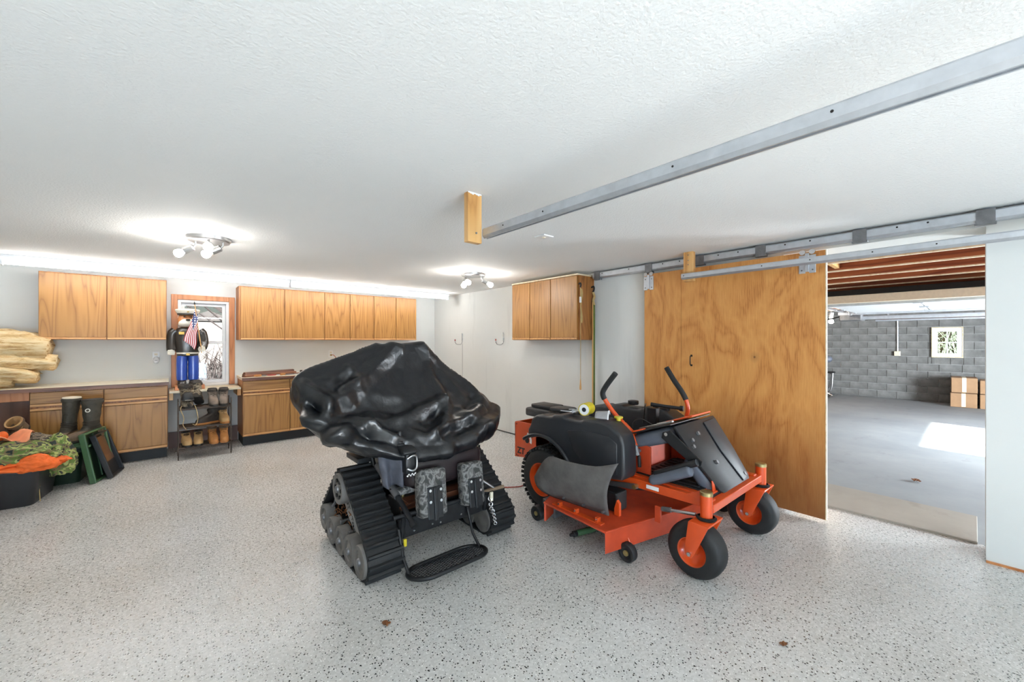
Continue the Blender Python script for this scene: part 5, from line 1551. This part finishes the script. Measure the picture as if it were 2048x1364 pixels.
# armrest and its bracket, left side
ab = MB(); ab.prism([(1.36, .80), (1.31, .82), (1.10, .66), (1.105, .63), (1.15, .62), (1.37, .76)], 2.505, 2.52, 'X', .004); br = mp(ab, 'armrest_bracket', 'black_metal')
m = MB(); m.cyl((2.50, 1.335, .79), (2.506, 1.335, .79), .012, seg=10); mp(m, 'bracket_bolt', 'chrome', br)
m = MB(); m.tube([(2.485, 1.12, .655), (2.485, 1.26, .585), (2.485, 1.40, .515)], .022, 10); mp(m, 'armrest_bar', 'black_plastic', smooth=60)
m = MB(); m.tube(smooth_path([(2.475, 1.15, .60), (2.475, 1.20, .575), (2.475, 1.36, .495), (2.475, 1.43, .465)], 4), [.022] + [.034] * 11 + [.022], 12); mp(m, 'armrest_pad', 'seat_vinyl', smooth=70)

# things lying on the left tank
t = thing('tape_roll', 'yellow roll with a white end ring lying on the mower tank', 'tape', (2.44, 1.945, .888))
m = MB(); m.lathe([(-.05, .022), (-.05, .047), (.05, .047), (.05, .022)], (0, 0, 0), (-.95, -.25, 0), 28, True); m.build('roll', 'yellow_plastic', t, smooth=40)
for k in (1, -1):
    m = MB(); m.lathe([(k * .0505, .012), (k * .0505, .04), (k * .0525, .04), (k * .0525, .012)], (0, 0, 0), (-.95, -.25, 0), 28, True); e = m.build('end_ring', 'white_vinyl', t, smooth=40)
    m = MB(); m.lathe([(k * .052, 0), (k * .052, .017), (k * .0535, .017), (k * .0535, 0)], (0, 0, 0), (-.95, -.25, 0), 20); m.build('core', 'black_plastic', e)
def visor_mat():
    m, n, l, b = new_mat('clear_plastic')
    b.inputs['Base Color'].default_value = srgb(206, 206, 210)
    b.inputs['Roughness'].default_value = .12
    b.inputs['Alpha'].default_value = .45
visor_mat()
t = thing('face_shield', 'clear curved face shield lying on the mower tank behind the lever', 'face shield', (2.45, 1.80, .842))
rows = [[(.07 * math.cos(R(20 + 140 * j / 14)), .10 * math.cos(R(20 + 140 * j / 14)) * .4, (.075 * math.sin(R(20 + 140 * j / 14)) - .022) * (1 - .25 * i / 5) + 0) for j in range(15)] for i in range(6)]
rows = [[Vector((x - .02 * i / 5, y + .10 * i / 5 - .05, max(.0025, z))) for (x, y, z) in row] for i, row in enumerate(rows)]
m = MB(); m.sheet(rows); m.build('lens', 'clear_plastic', t, smooth=180, thick=.003)
m = MB(); m.tube([r_ for r_ in rows[0]], .005, 6); m.build('brow_band', 'white_vinyl', t)
t = thing('safety_glasses', 'clear safety glasses lying folded on the mower tank', 'glasses', (2.43, 2.06, .8485))
m = MB(); m.tube(smooth_path([(-.06, -.01, .012), (-.03, -.025, .014), (0, -.03, .014), (.03, -.025, .014), (.06, -.01, .012)], 5), .004, 6); m.build('frame', 'white_vinyl', t)
for s in (-1, 1):
    m = MB(); m.box((s * .032 - .026, -.026, .001), (s * .032 + .026, -.022, .026), .001); m.build('lens', 'clear_plastic', t)
    m = MB(); m.tube([(s * .06, -.01, .012), (s * .058, .06, .008), (s * .05, .10, .004)], .003, 6); m.build('temple', 'white_vinyl', t)

# green hose end under the deck
t = thing('garden_hose', 'short green hose end poking out under the mower deck', 'hose', (2.2, 1.86, 0))
m = MB(); m.tube(smooth_path([(.02, -.0, .03), (.09, -.02, .032), (.2, -.03, .03), (.36, .05, .03)], 6), .022, 12); m.build('tube', 'green_tub', t, smooth=60)
m = MB(); m.lathe([(0, .02), (-.03, .022), (-.035, .014), (-.06, .010), (-.06, 0)], (.02, 0, .03), (1, -.2, 0), 12); m.build('nozzle', 'black_plastic', t)

# ================================================================ TRACKED POWER CHAIR
CO = Vector((1.40, 2.70, 0))
chr_ = thing('tracked_chair', 'black tracked power chair with rubber tracks under the black tarpaulin', 'wheelchair', CO)
def cpart(m, name, mat, parent=None, **k):
    m.bm.transform(Matrix.Translation(-CO))
    return m.build(name, mat, parent or chr_, **k)
# wheel centres in the Y-Z plane
WH = [(3.04, .150, .088), (2.875, .112, .088), (2.70, .108, .090), (2.53, .108, .092), (2.345, .116, .096)]
DRV = (2.735, .435, .100)
def hull_path(circs, gap):
    """outer belt around circles (y, z, r), convex hull sampled"""
    pts = []
    for (y, z, r) in circs:
        for k in range(48):
            a = 2 * math.pi * k / 48
            pts.append((y + (r + gap) * math.cos(a), z + (r + gap) * math.sin(a)))
    pts = sorted(set(pts))
    def cross(o, a, b): return (a[0] - o[0]) * (b[1] - o[1]) - (a[1] - o[1]) * (b[0] - o[0])
    lo = []
    for p in pts:
        while len(lo) >= 2 and cross(lo[-2], lo[-1], p) <= 0: lo.pop()
        lo.append(p)
    hi = []
    for p in reversed(pts):
        while len(hi) >= 2 and cross(hi[-2], hi[-1], p) <= 0: hi.pop()
        hi.append(p)
    return lo[:-1] + hi[:-1]
def resample(poly, n):
    P = [Vector((p[0], p[1])) for p in poly]; P.append(P[0])
    L = [0]
    for a, b in zip(P, P[1:]): L.append(L[-1] + (b - a).length)
    out = []
    j = 0
    for i in range(n):
        t = L[-1] * i / n
        while L[j + 1] < t: j += 1
        u = (t - L[j]) / max(1e-9, L[j + 1] - L[j])
        out.append(P[j].lerp(P[j + 1], u))
    return out, L[-1]
belt_in = hull_path(WH + [DRV], .004)
BN = 132
bi, BL = resample(belt_in, BN)
for side, (x0, x1) in (('outer', (.855, 1.075)), ('inner', (1.735, 1.955))):
    m = MB()
    rings = []
    for i in range(BN + 1):
        p = bi[i % BN]; q = bi[(i + 1) % BN]; d = (q - p).normalized(); nrm = Vector((d.y, -d.x))
        o_ = p + nrm * .012
        rings.append([(x0, p.x, p.y), (x1, p.x, p.y), (x1, o_.x, o_.y), (x0, o_.x, o_.y)])
    m.loft(rings, False, False)
    belt = cpart(m, 'track_belt', 'rubber', smooth=40)
    # lugs: a part each, sharing one mesh per side
    lug = MB(); lug.prism([(-.013, 0), (.013, 0), (.007, .018), (-.007, .018)], x0 + .002, x1 - .002, 'X', .0015, seg=1)
    lo_ = cpart(lug, 'track_lug', 'rubber', belt)
    me = lo_.data
    me.transform(Matrix.Translation(CO) @ Matrix.Identity(4))
    NL = 44
    first = True
    for k in range(NL):
        i = int(k * BN / NL); f = (k * BN / NL) - i
        p = bi[i % BN].lerp(bi[(i + 1) % BN], f); d = (bi[(i + 1) % BN] - bi[i % BN]).normalized(); nrm = Vector((d.y, -d.x))
        pos = p + nrm * .011
        a = math.atan2(-nrm.x, nrm.y)
        if first: o = lo_; first = False
        else:
            o = lo_.copy(); COL.objects.link(o); o.parent = belt
        o.location = Vector((-CO.x, pos.x - CO.y, pos.y))
        o.rotation_euler = (a, 0, 0)
    s = -1 if side == 'outer' else 1
    xf = x0 if side == 'outer' else x1
    # road wheels in pairs: visible outer discs
    for (y, z, r) in WH + [DRV]:
        c = (xf, y, z)
        m = MB()
        prof = [(-s * .05, r * .55), (-s * .05, r), (s * .008, r), (s * .014, r * .95), (s * .012, r * .70), (s * .002, r * .66), (s * .0, r * .50), (s * .006, r * .40), (s * .010, r * .24), (s * .016, r * .20), (s * .017, 0)]
        m.lathe(prof, c, (1, 0, 0), 30); w_ = cpart(m, 'road_wheel' if r != DRV[2] else 'drive_wheel', 'wheel_dust', smooth=45) if 'wheel_dust' in MATS else None
        m = MB(); m.lathe([(s * .012, r * .26), (s * .022, r * .22), (s * .026, r * .1), (s * .026, 0)], c, (1, 0, 0), 12); cpart(m, 'hub_cap', 'steel_grey', w_, smooth=45)
        if r == DRV[2]:
            for k in range(6):
                a = k * math.pi / 3
                m = MB(); m.cyl((xf + s * .004, y + r * .56 * math.cos(a), z + r * .56 * math.sin(a)), (xf + s * .0125, y + r * .56 * math.cos(a), z + r * .56 * math.sin(a)), r * .13, seg=10); cpart(m, 'spoke_hole', 'gap_dark', w_)
        # inner twin disc
        xi = x1 if side == 'outer' else x0
        m = MB(); m.lathe([(s * .05, r * .5), (s * .05, r), (-s * .006, r), (-s * .010, r * .9), (-s * .002, r * .6), (-s * .012, r * .3), (-s * .014, 0)], (xi, y, z), (1, 0, 0), 26); cpart(m, 'road_wheel', 'wheel_dust', smooth=45)
    # side plate and axle bars
    xa = x0 + .05 if side == 'outer' else x1 - .058
    m = MB(); m.prism([(2.80, .45), (2.66, .46), (2.56, .34), (2.40, .12), (2.44, .095), (2.72, .25), (2.82, .35)], xa, xa + .008, 'X', .002); sp = cpart(m, 'side_plate', 'plate_grey')
    if side == 'outer':
        Mt = Matrix(((0, 0, -1, xa - .0008), (-.62, .78, 0, 2.715), (-.78, -.62, 0, .375), (0, 0, 0, 1)))
        Mt = Matrix(((0, 0, -1, xa - .0012), (-.60, -.80, 0, 2.745), (-.80, .60, 0, .335), (0, 0, 0, 1)))
        text_part('ST', .062, Mt, 'black_metal', sp, off=CO, bold=.0015)
        Mt = Matrix(((0, 0, -1, xa - .0012), (-.60, -.80, 0, 2.66), (-.80, .60, 0, .255), (0, 0, 0, 1)))
        text_part('Track', .050, Mt, 'black_metal', sp, off=CO)
    for (y, z) in ((2.62, .175), (2.50, .15), (2.78, .19)):
        m = MB(); m.box((x0 + .02, y - .012, z - .012), (x1 - .02, y + .012, z + .012), .003); cpart(m, 'axle_bar', 'steel_grey')
    m = MB(); m.box((x0 + .06, 2.30, .10), (x1 - .06, 3.02, .15), .006); cpart(m, 'bogie_beam', 'black_metal')
    m = MB(); m.tube([(x0 + .03, 2.86, .36), (x0 + .03, 2.93, .27), (x0 + .03, 2.97, .24)], .010, 8); cpart(m, 'tensioner', 'steel_grey')
    # mud and dry grass caught in the running gear
    m = MB()
    rnd = random.Random(5 if side == 'outer' else 6)
    for k in range(130):
        p = Vector((rnd.uniform(x0 + .03, x1 - .03), rnd.uniform(2.62, 2.98), rnd.uniform(.15, .30)))
        m.tube([p, p + Vector((rnd.uniform(-.03, .03), rnd.uniform(-.04, .04), rnd.uniform(-.03, .03)))], .003, 3)
    g_ = cpart(m, 'dry_grass', 'leaf_brown'); g_['kind'] = 'stuff'

# --- chassis
m = MB()
m.box((1.075, 2.30, .19), (1.735, 2.33, .305), .004)                     # front plate
m.box((1.08, 2.33, .19), (1.10, 3.05, .27), .003).box((1.71, 2.33, .19), (1.73, 3.05, .27), .003)
m.box((1.08, 3.02, .19), (1.73, 3.05, .30), .003)
m.box((1.08, 2.33, .185), (1.73, 3.05, .20))
fr = cpart(m, 'chassis', 'black_metal')
for x, z in ((1.17, .22), (1.30, .222), (1.36, .215), (1.52, .222)):
    m = MB(); m.cyl((x, 2.295, z), (x, 2.301, z), .006, seg=8); cpart(m, 'bolt', 'chrome', fr)
m = MB(); m.tube([(1.02, 2.275, .345), (1.40, 2.27, .335), (1.79, 2.275, .325)], .014, 12); cb = cpart(m, 'cross_bar', 'black_metal', smooth=60)
for x in (1.235, 1.285, 1.555, 1.60):
    m = MB(); m.cyl((x, 2.252, .325), (x, 2.262, .325), .009, seg=8); cpart(m, 'bolt', 'chrome', cb)
m = MB(); m.tube([(1.09, 2.28, .345), (1.09, 2.30, .20)], .016, 10); m.tube([(1.72, 2.28, .33), (1.72, 2.30, .20)], .016, 10); cpart(m, 'upright', 'black_metal', smooth=60)
m = MB(); m.tube([(1.70, 2.28, .335), (1.86, 2.25, .345)], .013, 10); cpart(m, 'rust_tube', 'leather_brown', smooth=60)
m = MB(); m.tube([(1.69, 2.30, .42), (1.80, 2.26, .335)], .009, 8); cpart(m, 'brace', 'nickel', smooth=60)
# telescoping strut at the left: the grey tube leaning to the front
m = MB(); m.tube([(1.085, 2.66, .56), (1.09, 2.45, .47), (1.095, 2.37, .43)], [.026, .026, .024], 12); sr = cpart(m, 'telescopic_strut', 'steel_grey', smooth=50)
m = MB(); m.tube([(1.095, 2.38, .435), (1.10, 2.22, .345), (1.103, 2.165, .315)], .0165, 12); m.tube([(1.102, 2.185, .326), (1.1035, 2.155, .309)], .021, 12); cpart(m, 'strut_rod', 'black_metal', sr, smooth=50)
for k in range(5):
    p = Vector((1.075, 2.55 - k * .035, .525 - k * .016))
    m = MB(); m.cyl(p + Vector((-.014, 0, .012)), p + Vector((-.008, 0, .010)), .005, seg=8); cpart(m, 'adjust_hole', 'gap_dark', sr)
# batteries in the chassis
for x0, x1 in ((1.14, 1.40), (1.44, 1.69)):
    m = MB(); m.box((x0, 2.42, .20), (x1, 2.62, .36), .008); bt_ = cpart(m, 'battery', 'black_plastic')
    m = MB(); m.box((x0 + .01, 2.412, .31), (x1 - .01, 2.425, .36), .003); cpart(m, 'battery_label', 'red_paint', bt_)
    m = MB(); m.box((x0 + .07, 2.408, .325), (x0 + .14, 2.4125, .345)); cpart(m, 'battery_sticker', 'white_vinyl', bt_)
    for xx in (x0 + .05, x1 - .05):
        m = MB(); m.cyl((xx, 2.5, .36), (xx, 2.5, .385), .012, seg=8); cpart(m, 'terminal', 'brass', bt_)
m = MB()
for k in range(5): m.box((1.12 + k * .012, 2.36, .335 + k * .006), (1.68 - k * .01, 2.40 + .02 * k, .345 + k * .006))
cpart(m, 'wooden_tray', 'dark_trim')
for i in range(5):
    rr_ = random.Random(i)
    pts = [(rr_.uniform(1.15, 1.65), rr_.uniform(2.45, 2.65), .40 + rr_.uniform(0, .04)) for _ in range(4)]
    m = MB(); m.tube(smooth_path(pts, 6), .006, 6); cpart(m, 'cable', 'black_plastic' if i % 2 else 'leather_brown')
m = MB(); m.box((1.62, 2.42, .40), (1.65, 2.46, .455), .005); cpart(m, 'connector', 'white_vinyl')
# footplate: oval ring with an expanded-metal grille
FC = Vector((1.315, 2.125, .045)); FA, FB_ = .262, .115
def stadium(a, b, n=40):
    pts = []
    for k in range(n):
        t_ = 2 * math.pi * k / n
        c, s_ = math.cos(t_), math.sin(t_)
        pts.append((math.copysign(a - b, c) * (abs(c) > .25) * min(1, (abs(c) - .25) / .1) + b * c, b * s_))
    return pts
ovl = []
for k in range(17): ovl.append(((FA - FB_) + FB_ * math.sin(math.pi * k / 16), FB_ * math.cos(math.pi * k / 16)))
for k in range(17): ovl.append((-(FA - FB_) - FB_ * math.sin(math.pi * k / 16), -FB_ * math.cos(math.pi * k / 16)))
def fp(x, y, z=0): return FC + Vector((x, y, z - .02 * (y / FB_)))
m = MB(); loop = [fp(x, y) for x, y in ovl]; m.tube(loop + loop[:1], .013, 10)
ft = cpart(m, 'footplate_ring', 'black_metal', smooth=60)
def inside(x, y):
    cx = max(-(FA - FB_), min(FA - FB_, x)); return (x - cx) ** 2 + y * y < (FB_ - .004) ** 2
m = MB()
for sg in (1, -1):
    for k in range(-18, 19):
        seg_pts = []
        for q in range(61):
            y = -FB_ + 2 * FB_ * q / 60
            x = k * .036 + sg * y * 1.7
            if inside(x, y): seg_pts.append((x, y))
        if len(seg_pts) > 2:
            a, b = seg_pts[0], seg_pts[-1]
            m.tube([fp(a[0], a[1], .002), fp(b[0], b[1], .002)], .0020, 4)
cpart(m, 'grille', 'black_metal', ft)
for x in (-FA + .01, FA - .01):
    m = MB(); m.tube([fp(x, .02), fp(x * 1.0, .10, .08), (FC.x + x, 2.29, .26)], .010, 8); cpart(m, 'footplate_arm', 'black_metal', smooth=60)
# leg pads
def leg_pad(xc, zt, zb, yb, lab, WP=.095):
    ax = Vector((0, .10, zt - zb)).normalized()
    M_ = Matrix.Translation((xc, yb, zb)) @ Matrix.Rotation(math.atan2(-.06, zt - zb), 4, 'X') @ Matrix.Rotation(.06, 4, 'Y')
    H_ = zt - zb
    m = MB(); m.box((-WP, -.0, 0), (WP, .095, H_), .022, M_, 3); pd = cpart(m, 'leg_pad', 'camo_grey', smooth=60)
    m = MB(); m.box((-.052, -.010, -.01), (.052, .0, H_ * .62), .003, M_); pl = cpart(m, 'pad_plate', 'black_metal', pd)
    m = MB(); m.box((-.012, -.020, -.02), (.012, -.009, H_ * .60), .003, M_); cpart(m, 'pad_rail', 'black_metal', pd)
    for bx, bz in ((-.037, .55), (.037, .55), (-.037, .32), (.037, .32)):
        m = MB(); m.cyl(M_ @ Vector((bx, -.017, H_ * bz)), M_ @ Vector((bx, -.009, H_ * bz)), .009, seg=10); cpart(m, 'bolt', 'chrome', pd)
leg_pad(1.262, .605, .315, 2.19, 'l')
leg_pad(1.575, .585, .305, 2.195, 'r', .085)
# seat base, cushion, back under the tarpaulin
m = MB(); m.box((1.17, 2.42, .42), (1.70, 3.0, .47), .01); cpart(m, 'seat_base', 'black_metal')
m = MB(); m.tube([(1.12, 2.62, .44), (1.42, 2.60, .43)], .016, 10); cpart(m, 'seat_rail', 'black_metal', smooth=60)
m = MB(); m.box((1.15, 2.34, .43), (1.75, 3.0, .66), .07, seg=5); cpart(m, 'seat_cushion', 'maroon_vinyl', smooth=70)
m = MB(); m.box((1.20, 2.92, .55), (1.72, 3.05, 1.18), .05, seg=4); cpart(m, 'backrest', 'maroon_vinyl', smooth=70)
m = MB(); m.box((1.32, 2.86, 1.20), (1.60, 2.98, 1.345), .04, seg=4); cpart(m, 'headrest', 'maroon_vinyl', smooth=70)
m = MB(); m.tube([(1.46, 2.97, 1.12), (1.46, 2.93, 1.24)], .014, 10); cpart(m, 'headrest_post', 'black_metal', smooth=60)
m = MB(); m.box((1.16, 2.42, .455), (1.70, 2.52, .50), .02, seg=3); m.box((1.10, 2.36, .43), (1.42, 2.44, .475), .015, seg=3); cpart(m, 'seat_skirt', 'camo_grey', smooth=60)
# left armrest carrying the joystick
m = MB(); m.box((.98, 2.40, .72), (1.06, 2.85, .77), .02, seg=3); cpart(m, 'armrest', 'black_plastic', smooth=60)
m = MB(); m.tube([(1.05, 2.75, .72), (1.08, 2.72, .55), (1.10, 2.68, .45)], .016, 10); cpart(m, 'armrest_post', 'black_metal', smooth=60)
m = MB(); m.prism([(2.21, .735), (2.23, .755), (2.35, .775), (2.37, .76), (2.37, .73), (2.24, .715)], 1.06, 1.155, 'X', .012, seg=3); js = cpart(m, 'joystick_box', 'black_plastic', smooth=50)
m = MB(); m.lathe([(0, .03), (.008, .028), (.012, .02), (.022, .021), (.026, .014), (.05, .010), (.075, .012), (.085, .009), (.088, 0)], (1.085, 2.32, .768), (0, 0, 1), 18); cpart(m, 'joystick', 'black_plastic', js, smooth=60)
m = MB(); m.box((1.085, 2.235, .60), (1.155, 2.36, .73), .012, seg=2); cpart(m, 'controller', 'black_metal', js, smooth=40)
m = MB(); m.tube(smooth_path([(1.09, 2.228, .70), (1.12, 2.22, .715), (1.15, 2.228, .70), (1.15, 2.225, .64), (1.12, 2.22, .625), (1.09, 2.228, .64)], 5), .007, 8); cpart(m, 'controller_guard', 'nickel', js, smooth=60)
for k in range(6):
    m = MB(); m.ball((1.092 + k * .010, 2.228, .595 + .008 * (k % 2)), .008, 8); cpart(m, 'terminal_nut', 'chrome', js)
# cloth hanging from the armrest
rows = []
for i in range(15):
    u = i / 14
    row = []
    for j in range(25):
        s = j / 24
        w_ = .95 - .25 * u
        x = .945 + .16 * s * w_ + .05 * u
        y = 2.33 - .06 * math.sin(s * 9.0) * (.3 + .7 * u) * .55 - .04 * s + .04 * u
        z = .735 - .215 * u - .02 * abs(math.sin(s * 4.5)) * u
        row.append((x, y + .01 * mnoise.noise(Vector((s * 5, u * 5, 1))), z))
    rows.append(row)
m = MB(); m.sheet(rows); cpart(m, 'hanging_cover', 'grey_cloth', smooth=180, thick=.004)
# bracket plate behind the left track, right control arm with chain
m = MB(); m.box((.97, 2.72, .575), (1.09, 2.95, .61), .004); cpart(m, 'rear_step', 'black_metal')
m = MB(); m.box((1.80, 2.54, .79), (1.86, 2.58, .93), .006); m.box((1.83, 2.50, .745), (1.90, 2.57, .80), .008); cpart(m, 'control_mount', 'black_plastic')
m = MB(); m.tube([(1.80, 2.62, .46), (1.81, 2.60, .62), (1.83, 2.56, .80)], .015, 10); m.tube([(1.70, 2.66, .45), (1.80, 2.62, .46)], .015, 10); cpart(m, 'control_arm', 'black_metal', smooth=60)
def chain(p0, p1, sag, n, r, mat, nm):
    m = MB()
    P = [Vector(p0).lerp(Vector(p1), i / n) + Vector((0, -.0, -sag * math.sin(math.pi * i / n))) for i in range(n + 1)]
    for i in range(n):
        a, b = P[i], P[i + 1]; d = (b - a); L = d.length; d.normalize()
        u = d.orthogonal().normalized(); 
        if i % 2: u = d.cross(u)
        c = (a + b) / 2
        pts = [c + d * (L * .72 * math.cos(t_)) + u * (r * 2.2 * math.sin(t_)) for t_ in [2 * math.pi * k / 10 for k in range(11)]]
        m.tube(pts, r * .55, 5)
    return cpart(m, nm, mat)
chain((1.81, 2.505, .735), (1.72, 2.42, .52), .03, 18, .006, 'brass', 'chain')
chain((1.80, 2.50, .73), (1.735, 2.43, .55), .05, 16, .006, 'brass', 'chain')
m = MB(); m.tube(smooth_path([(1.72, 2.46, .66), (1.70, 2.40, .60), (1.715, 2.38, .54)], 6), .006, 6); cpart(m, 'wire', 'laminate')
chain((1.735, 2.255, .32), (1.72, 2.20, .20), .02, 9, .006, 'chrome', 'chain')
chain((1.735, 2.22, .23), (1.745, 2.20, .12), .0, 8, .005, 'chrome', 'chain')
m = MB(); m.box((1.73, 2.235, .27), (1.755, 2.25, .335), .004); cpart(m, 'latch_clip', 'laminate')
m = MB(); m.box((1.085, 2.262, .155), (1.105, 2.275, .20), .003); cpart(m, 'yellow_clip', 'yellow_plastic')

# ================================================================ TARPAULIN over the chair
import numpy as np
def tarp_mat():
    m, n, l, b = new_mat('black_vinyl')
    v = coords(n, l)
    b.inputs['Base Color'].default_value = srgb(20, 21, 24)
    b.inputs['Roughness'].default_value = .33
    b.inputs['Specular IOR Level'].default_value = .6
    t1 = noise_tex(n, l, v, 11, 4, .55, .6)
    t2 = noise_tex(n, l, v, 40, 3, .5)
    a = n.new('ShaderNodeMath'); a.operation = 'MULTIPLY_ADD'; a.inputs[1].default_value = .2
    l.new(t2.outputs[0], a.inputs[0]); l.new(t1.outputs[0], a.inputs[2])
    bump(n, l, a.outputs[0], b, .3, .016)
tarp_mat()
# outline of the drape at eight heights: its right, left, front and back points
TL = [((1.48, 2.87, 1.385), (1.22, 2.87, 1.39), (1.35, 2.80, 1.385), (1.35, 2.94, 1.38)),
      ((1.60, 2.85, 1.29), (1.03, 2.85, 1.325), (1.35, 2.76, 1.27), (1.35, 2.99, 1.27)),
      ((1.72, 2.82, 1.175), (.86, 2.82, 1.268), (1.35, 2.70, 1.15), (1.35, 3.04, 1.15)),
      ((1.97, 2.74, .985), (.63, 2.77, 1.19), (1.33, 2.54, .97), (1.35, 3.12, .95)),
      ((2.05, 2.68, .87), (.585, 2.73, 1.07), (1.32, 2.37, .83), (1.35, 3.18, .80)),
      ((2.045, 2.64, .77), (.63, 2.68, .92), (1.31, 2.27, .745), (1.35, 3.17, .72)),
      ((1.96, 2.62, .70), (.74, 2.65, .80), (1.30, 2.265, .66), (1.35, 3.12, .67)),
      ((1.84, 2.62, .685), (.87, 2.64, .765), (1.30, 2.33, .635), (1.35, 3.02, .66))]
def tarp_pt(lv, a):
    E_, W_, S_, N_ = TL[lv]
    c, s = math.cos(a), math.sin(a)
    ce, se = abs(c) ** .9, abs(s) ** .9
    cx, cy = (S_[0] + N_[0]) / 2, (E_[1] + W_[1]) / 2
    A, B = (E_ if c > 0 else W_), (N_ if s > 0 else S_)
    return (cx + (A[0] - cx) * ce, cy + (A[1] - cy) * ce ** 2 + (B[1] - cy) * se, A[2] * c * c + B[2] * (1 - c * c))
def tarp_surf(t, a):
    i = min(int(t), len(TL) - 2); u = t - i
    P = [tarp_pt(max(0, min(len(TL) - 1, i + k)), a) for k in (-1, 0, 1, 2)]
    return [.5 * (2 * q + (r - p) * u + (2 * p - 5 * q + 4 * r - s) * u * u + (3 * q - p - 3 * r + s) * u ** 3) for p, q, r, s in zip(*P)]
NA_, NR_ = 260, 130
base = np.array([[tarp_surf(7.0 * i / NR_, 2 * math.pi * k / NA_) for k in range(NA_)] for i in range(NR_ + 1)])
du = np.roll(base, -1, 1) - np.roll(base, 1, 1)
dv = np.gradient(base, axis=0)
nrm = np.cross(dv, du); nrm /= np.maximum(1e-9, np.linalg.norm(nrm, axis=2))[..., None]
ctr = np.array((1.35, 2.75, .95))
nrm *= np.where(((base - ctr) * nrm).sum(2) < 0, -1.0, 1.0)[..., None]
disp = np.zeros(base.shape[:2])
# fold lines: (angle in degrees, level) points, height, reach
FOLDS = [([(242, .3), (236, 2.0), (228, 3.15), (215, 3.8)], .040, .085), ([(329, .3), (290, 2.3), (285, 2.9)], .034, .07),
         ([(201, 5.55), (241, 4.05), (250, 4.55)], .045, .07), ([(241, 4.05), (234, 3.7)], .035, .06), ([(197, 4.5), (214, 4.55), (226, 4.65)], .04, .06),
         ([(257, 3.6), (269, 3.25), (281, 3.05)], .045, .075), ([(286, 3.05), (276, 3.9), (269, 4.45)], .045, .055), ([(310, 3.65), (281, 4.0), (270, 4.5)], .045, .07),
         ([(258, 4.0), (266, 4.65)], .03, .05), ([(214, 2.1), (232, 2.4), (225, 2.75)], .028, .05), ([(345, .3), (350, 2.1), (322, 3.35)], .03, .07),
         ([(198, 3.35), (211, 3.45), (216, 3.85)], .045, .06), ([(196, 4.8), (213, 5.0), (227, 5.25)], .035, .06), ([(237, 5.1), (253, 5.65), (275, 5.65)], .03, .06),
         ([(180, .4), (184, 2.0), (188, 3.2)], .03, .07), ([(262, .4), (266, 1.6), (262, 2.4)], .012, .06), ([(300, 4.6), (322, 4.5), (345, 4.2)], .04, .07),
         ([(228, 3.65), (243, 3.1), (259, 3.15)], -.050, .10), ([(204, 4.05), (211, 4.05)], -.085, .055), ([(268, 3.75), (276, 3.5)], -.035, .05),
         ([(272, 4.6), (281, 4.35), (296, 4.25)], -.035, .05), ([(230, 4.4), (240, 4.6), (252, 5.0)], -.04, .055), ([(300, 3.4), (316, 3.1)], -.03, .06),
         ([(222, 2.3), (219, 2.9)], -.03, .05), ([(208, 4.8), (222, 4.35)], -.03, .05), ([(310, 1.2), (302, 2.6)], -.025, .07),
         ([(30, 1.0), (45, 4.5)], .035, .09), ([(80, .5), (95, 5.0)], .035, .09), ([(130, .6), (120, 5.0)], .035, .09), ([(155, 1.5), (160, 4.5)], -.03, .09)]
for pts, h, w in FOLDS:
    line = []
    for (a0, t0), (a1, t1) in zip(pts, pts[1:]):
        for q in range(14):
            u = q / 14
            line.append(tarp_surf(t0 + (t1 - t0) * u, R(a0 + (a1 - a0) * u)))
    line.append(tarp_surf(pts[-1][1], R(pts[-1][0])))
    d = np.full(disp.shape, 9.0)
    for p in line:
        d = np.minimum(d, np.sqrt(((base - np.array(p)) ** 2).sum(2)))
    disp += h * np.maximum(0, 1 - d / w) ** 1.08
# crumple: sharp-edged noise, stronger low down
for i in range(NR_ + 1):
    lv = 7.0 * i / NR_
    amp = .004 + .016 * min(1, max(0, (lv - 1.8) / 2.0))
    for k in range(NA_):
        p = Vector(base[i, k])
        q = p + Vector((mnoise.noise(p * 3), mnoise.noise(p * 3 + Vector((9, 0, 0))), mnoise.noise(p * 3 + Vector((0, 9, 0))))) * .12
        r1 = .5 - abs(mnoise.noise(q * 5.5)) * 1.6
        r2 = .5 - abs(mnoise.noise(q * 11 + Vector((5, 5, 5)))) * 1.6
        disp[i, k] += amp * (r1 + .4 * r2)
hem_k = np.clip((np.linspace(0, 7, NR_ + 1) - 6.5) / .5, 0, 1)[:, None]
disp *= (1 - .6 * hem_k)
fin = base + nrm * disp[..., None]
tp = thing('tarpaulin', 'crumpled glossy black tarpaulin draped over the tracked chair', 'tarpaulin', (1.35, 2.72, .62))
tofs = np.array((1.35, 2.72, .62))
vts = [tuple(np.array((1.35, 2.87, 1.392)) - tofs)] + [tuple(p - tofs) for row in fin for p in row]
fcs = [(0, 1 + k, 1 + (k + 1) % NA_) for k in range(NA_)]
for i in range(NR_):
    for k in range(NA_):
        j = (k + 1) % NA_
        fcs.append((1 + i * NA_ + k, 1 + (i + 1) * NA_ + k, 1 + (i + 1) * NA_ + j, 1 + i * NA_ + j))
m = MB()
bv = [m.bm.verts.new(p) for p in vts]
for f_ in fcs: m.bm.faces.new([bv[i] for i in f_])
m.build('cover', 'black_vinyl', tp, smooth=180)
hem = [Vector(p - tofs) for p in fin[-1][::2]]
m = MB(); m.tube(hem + hem[:1], .007, 6); m.build('hem', 'black_plastic', tp, smooth=70)
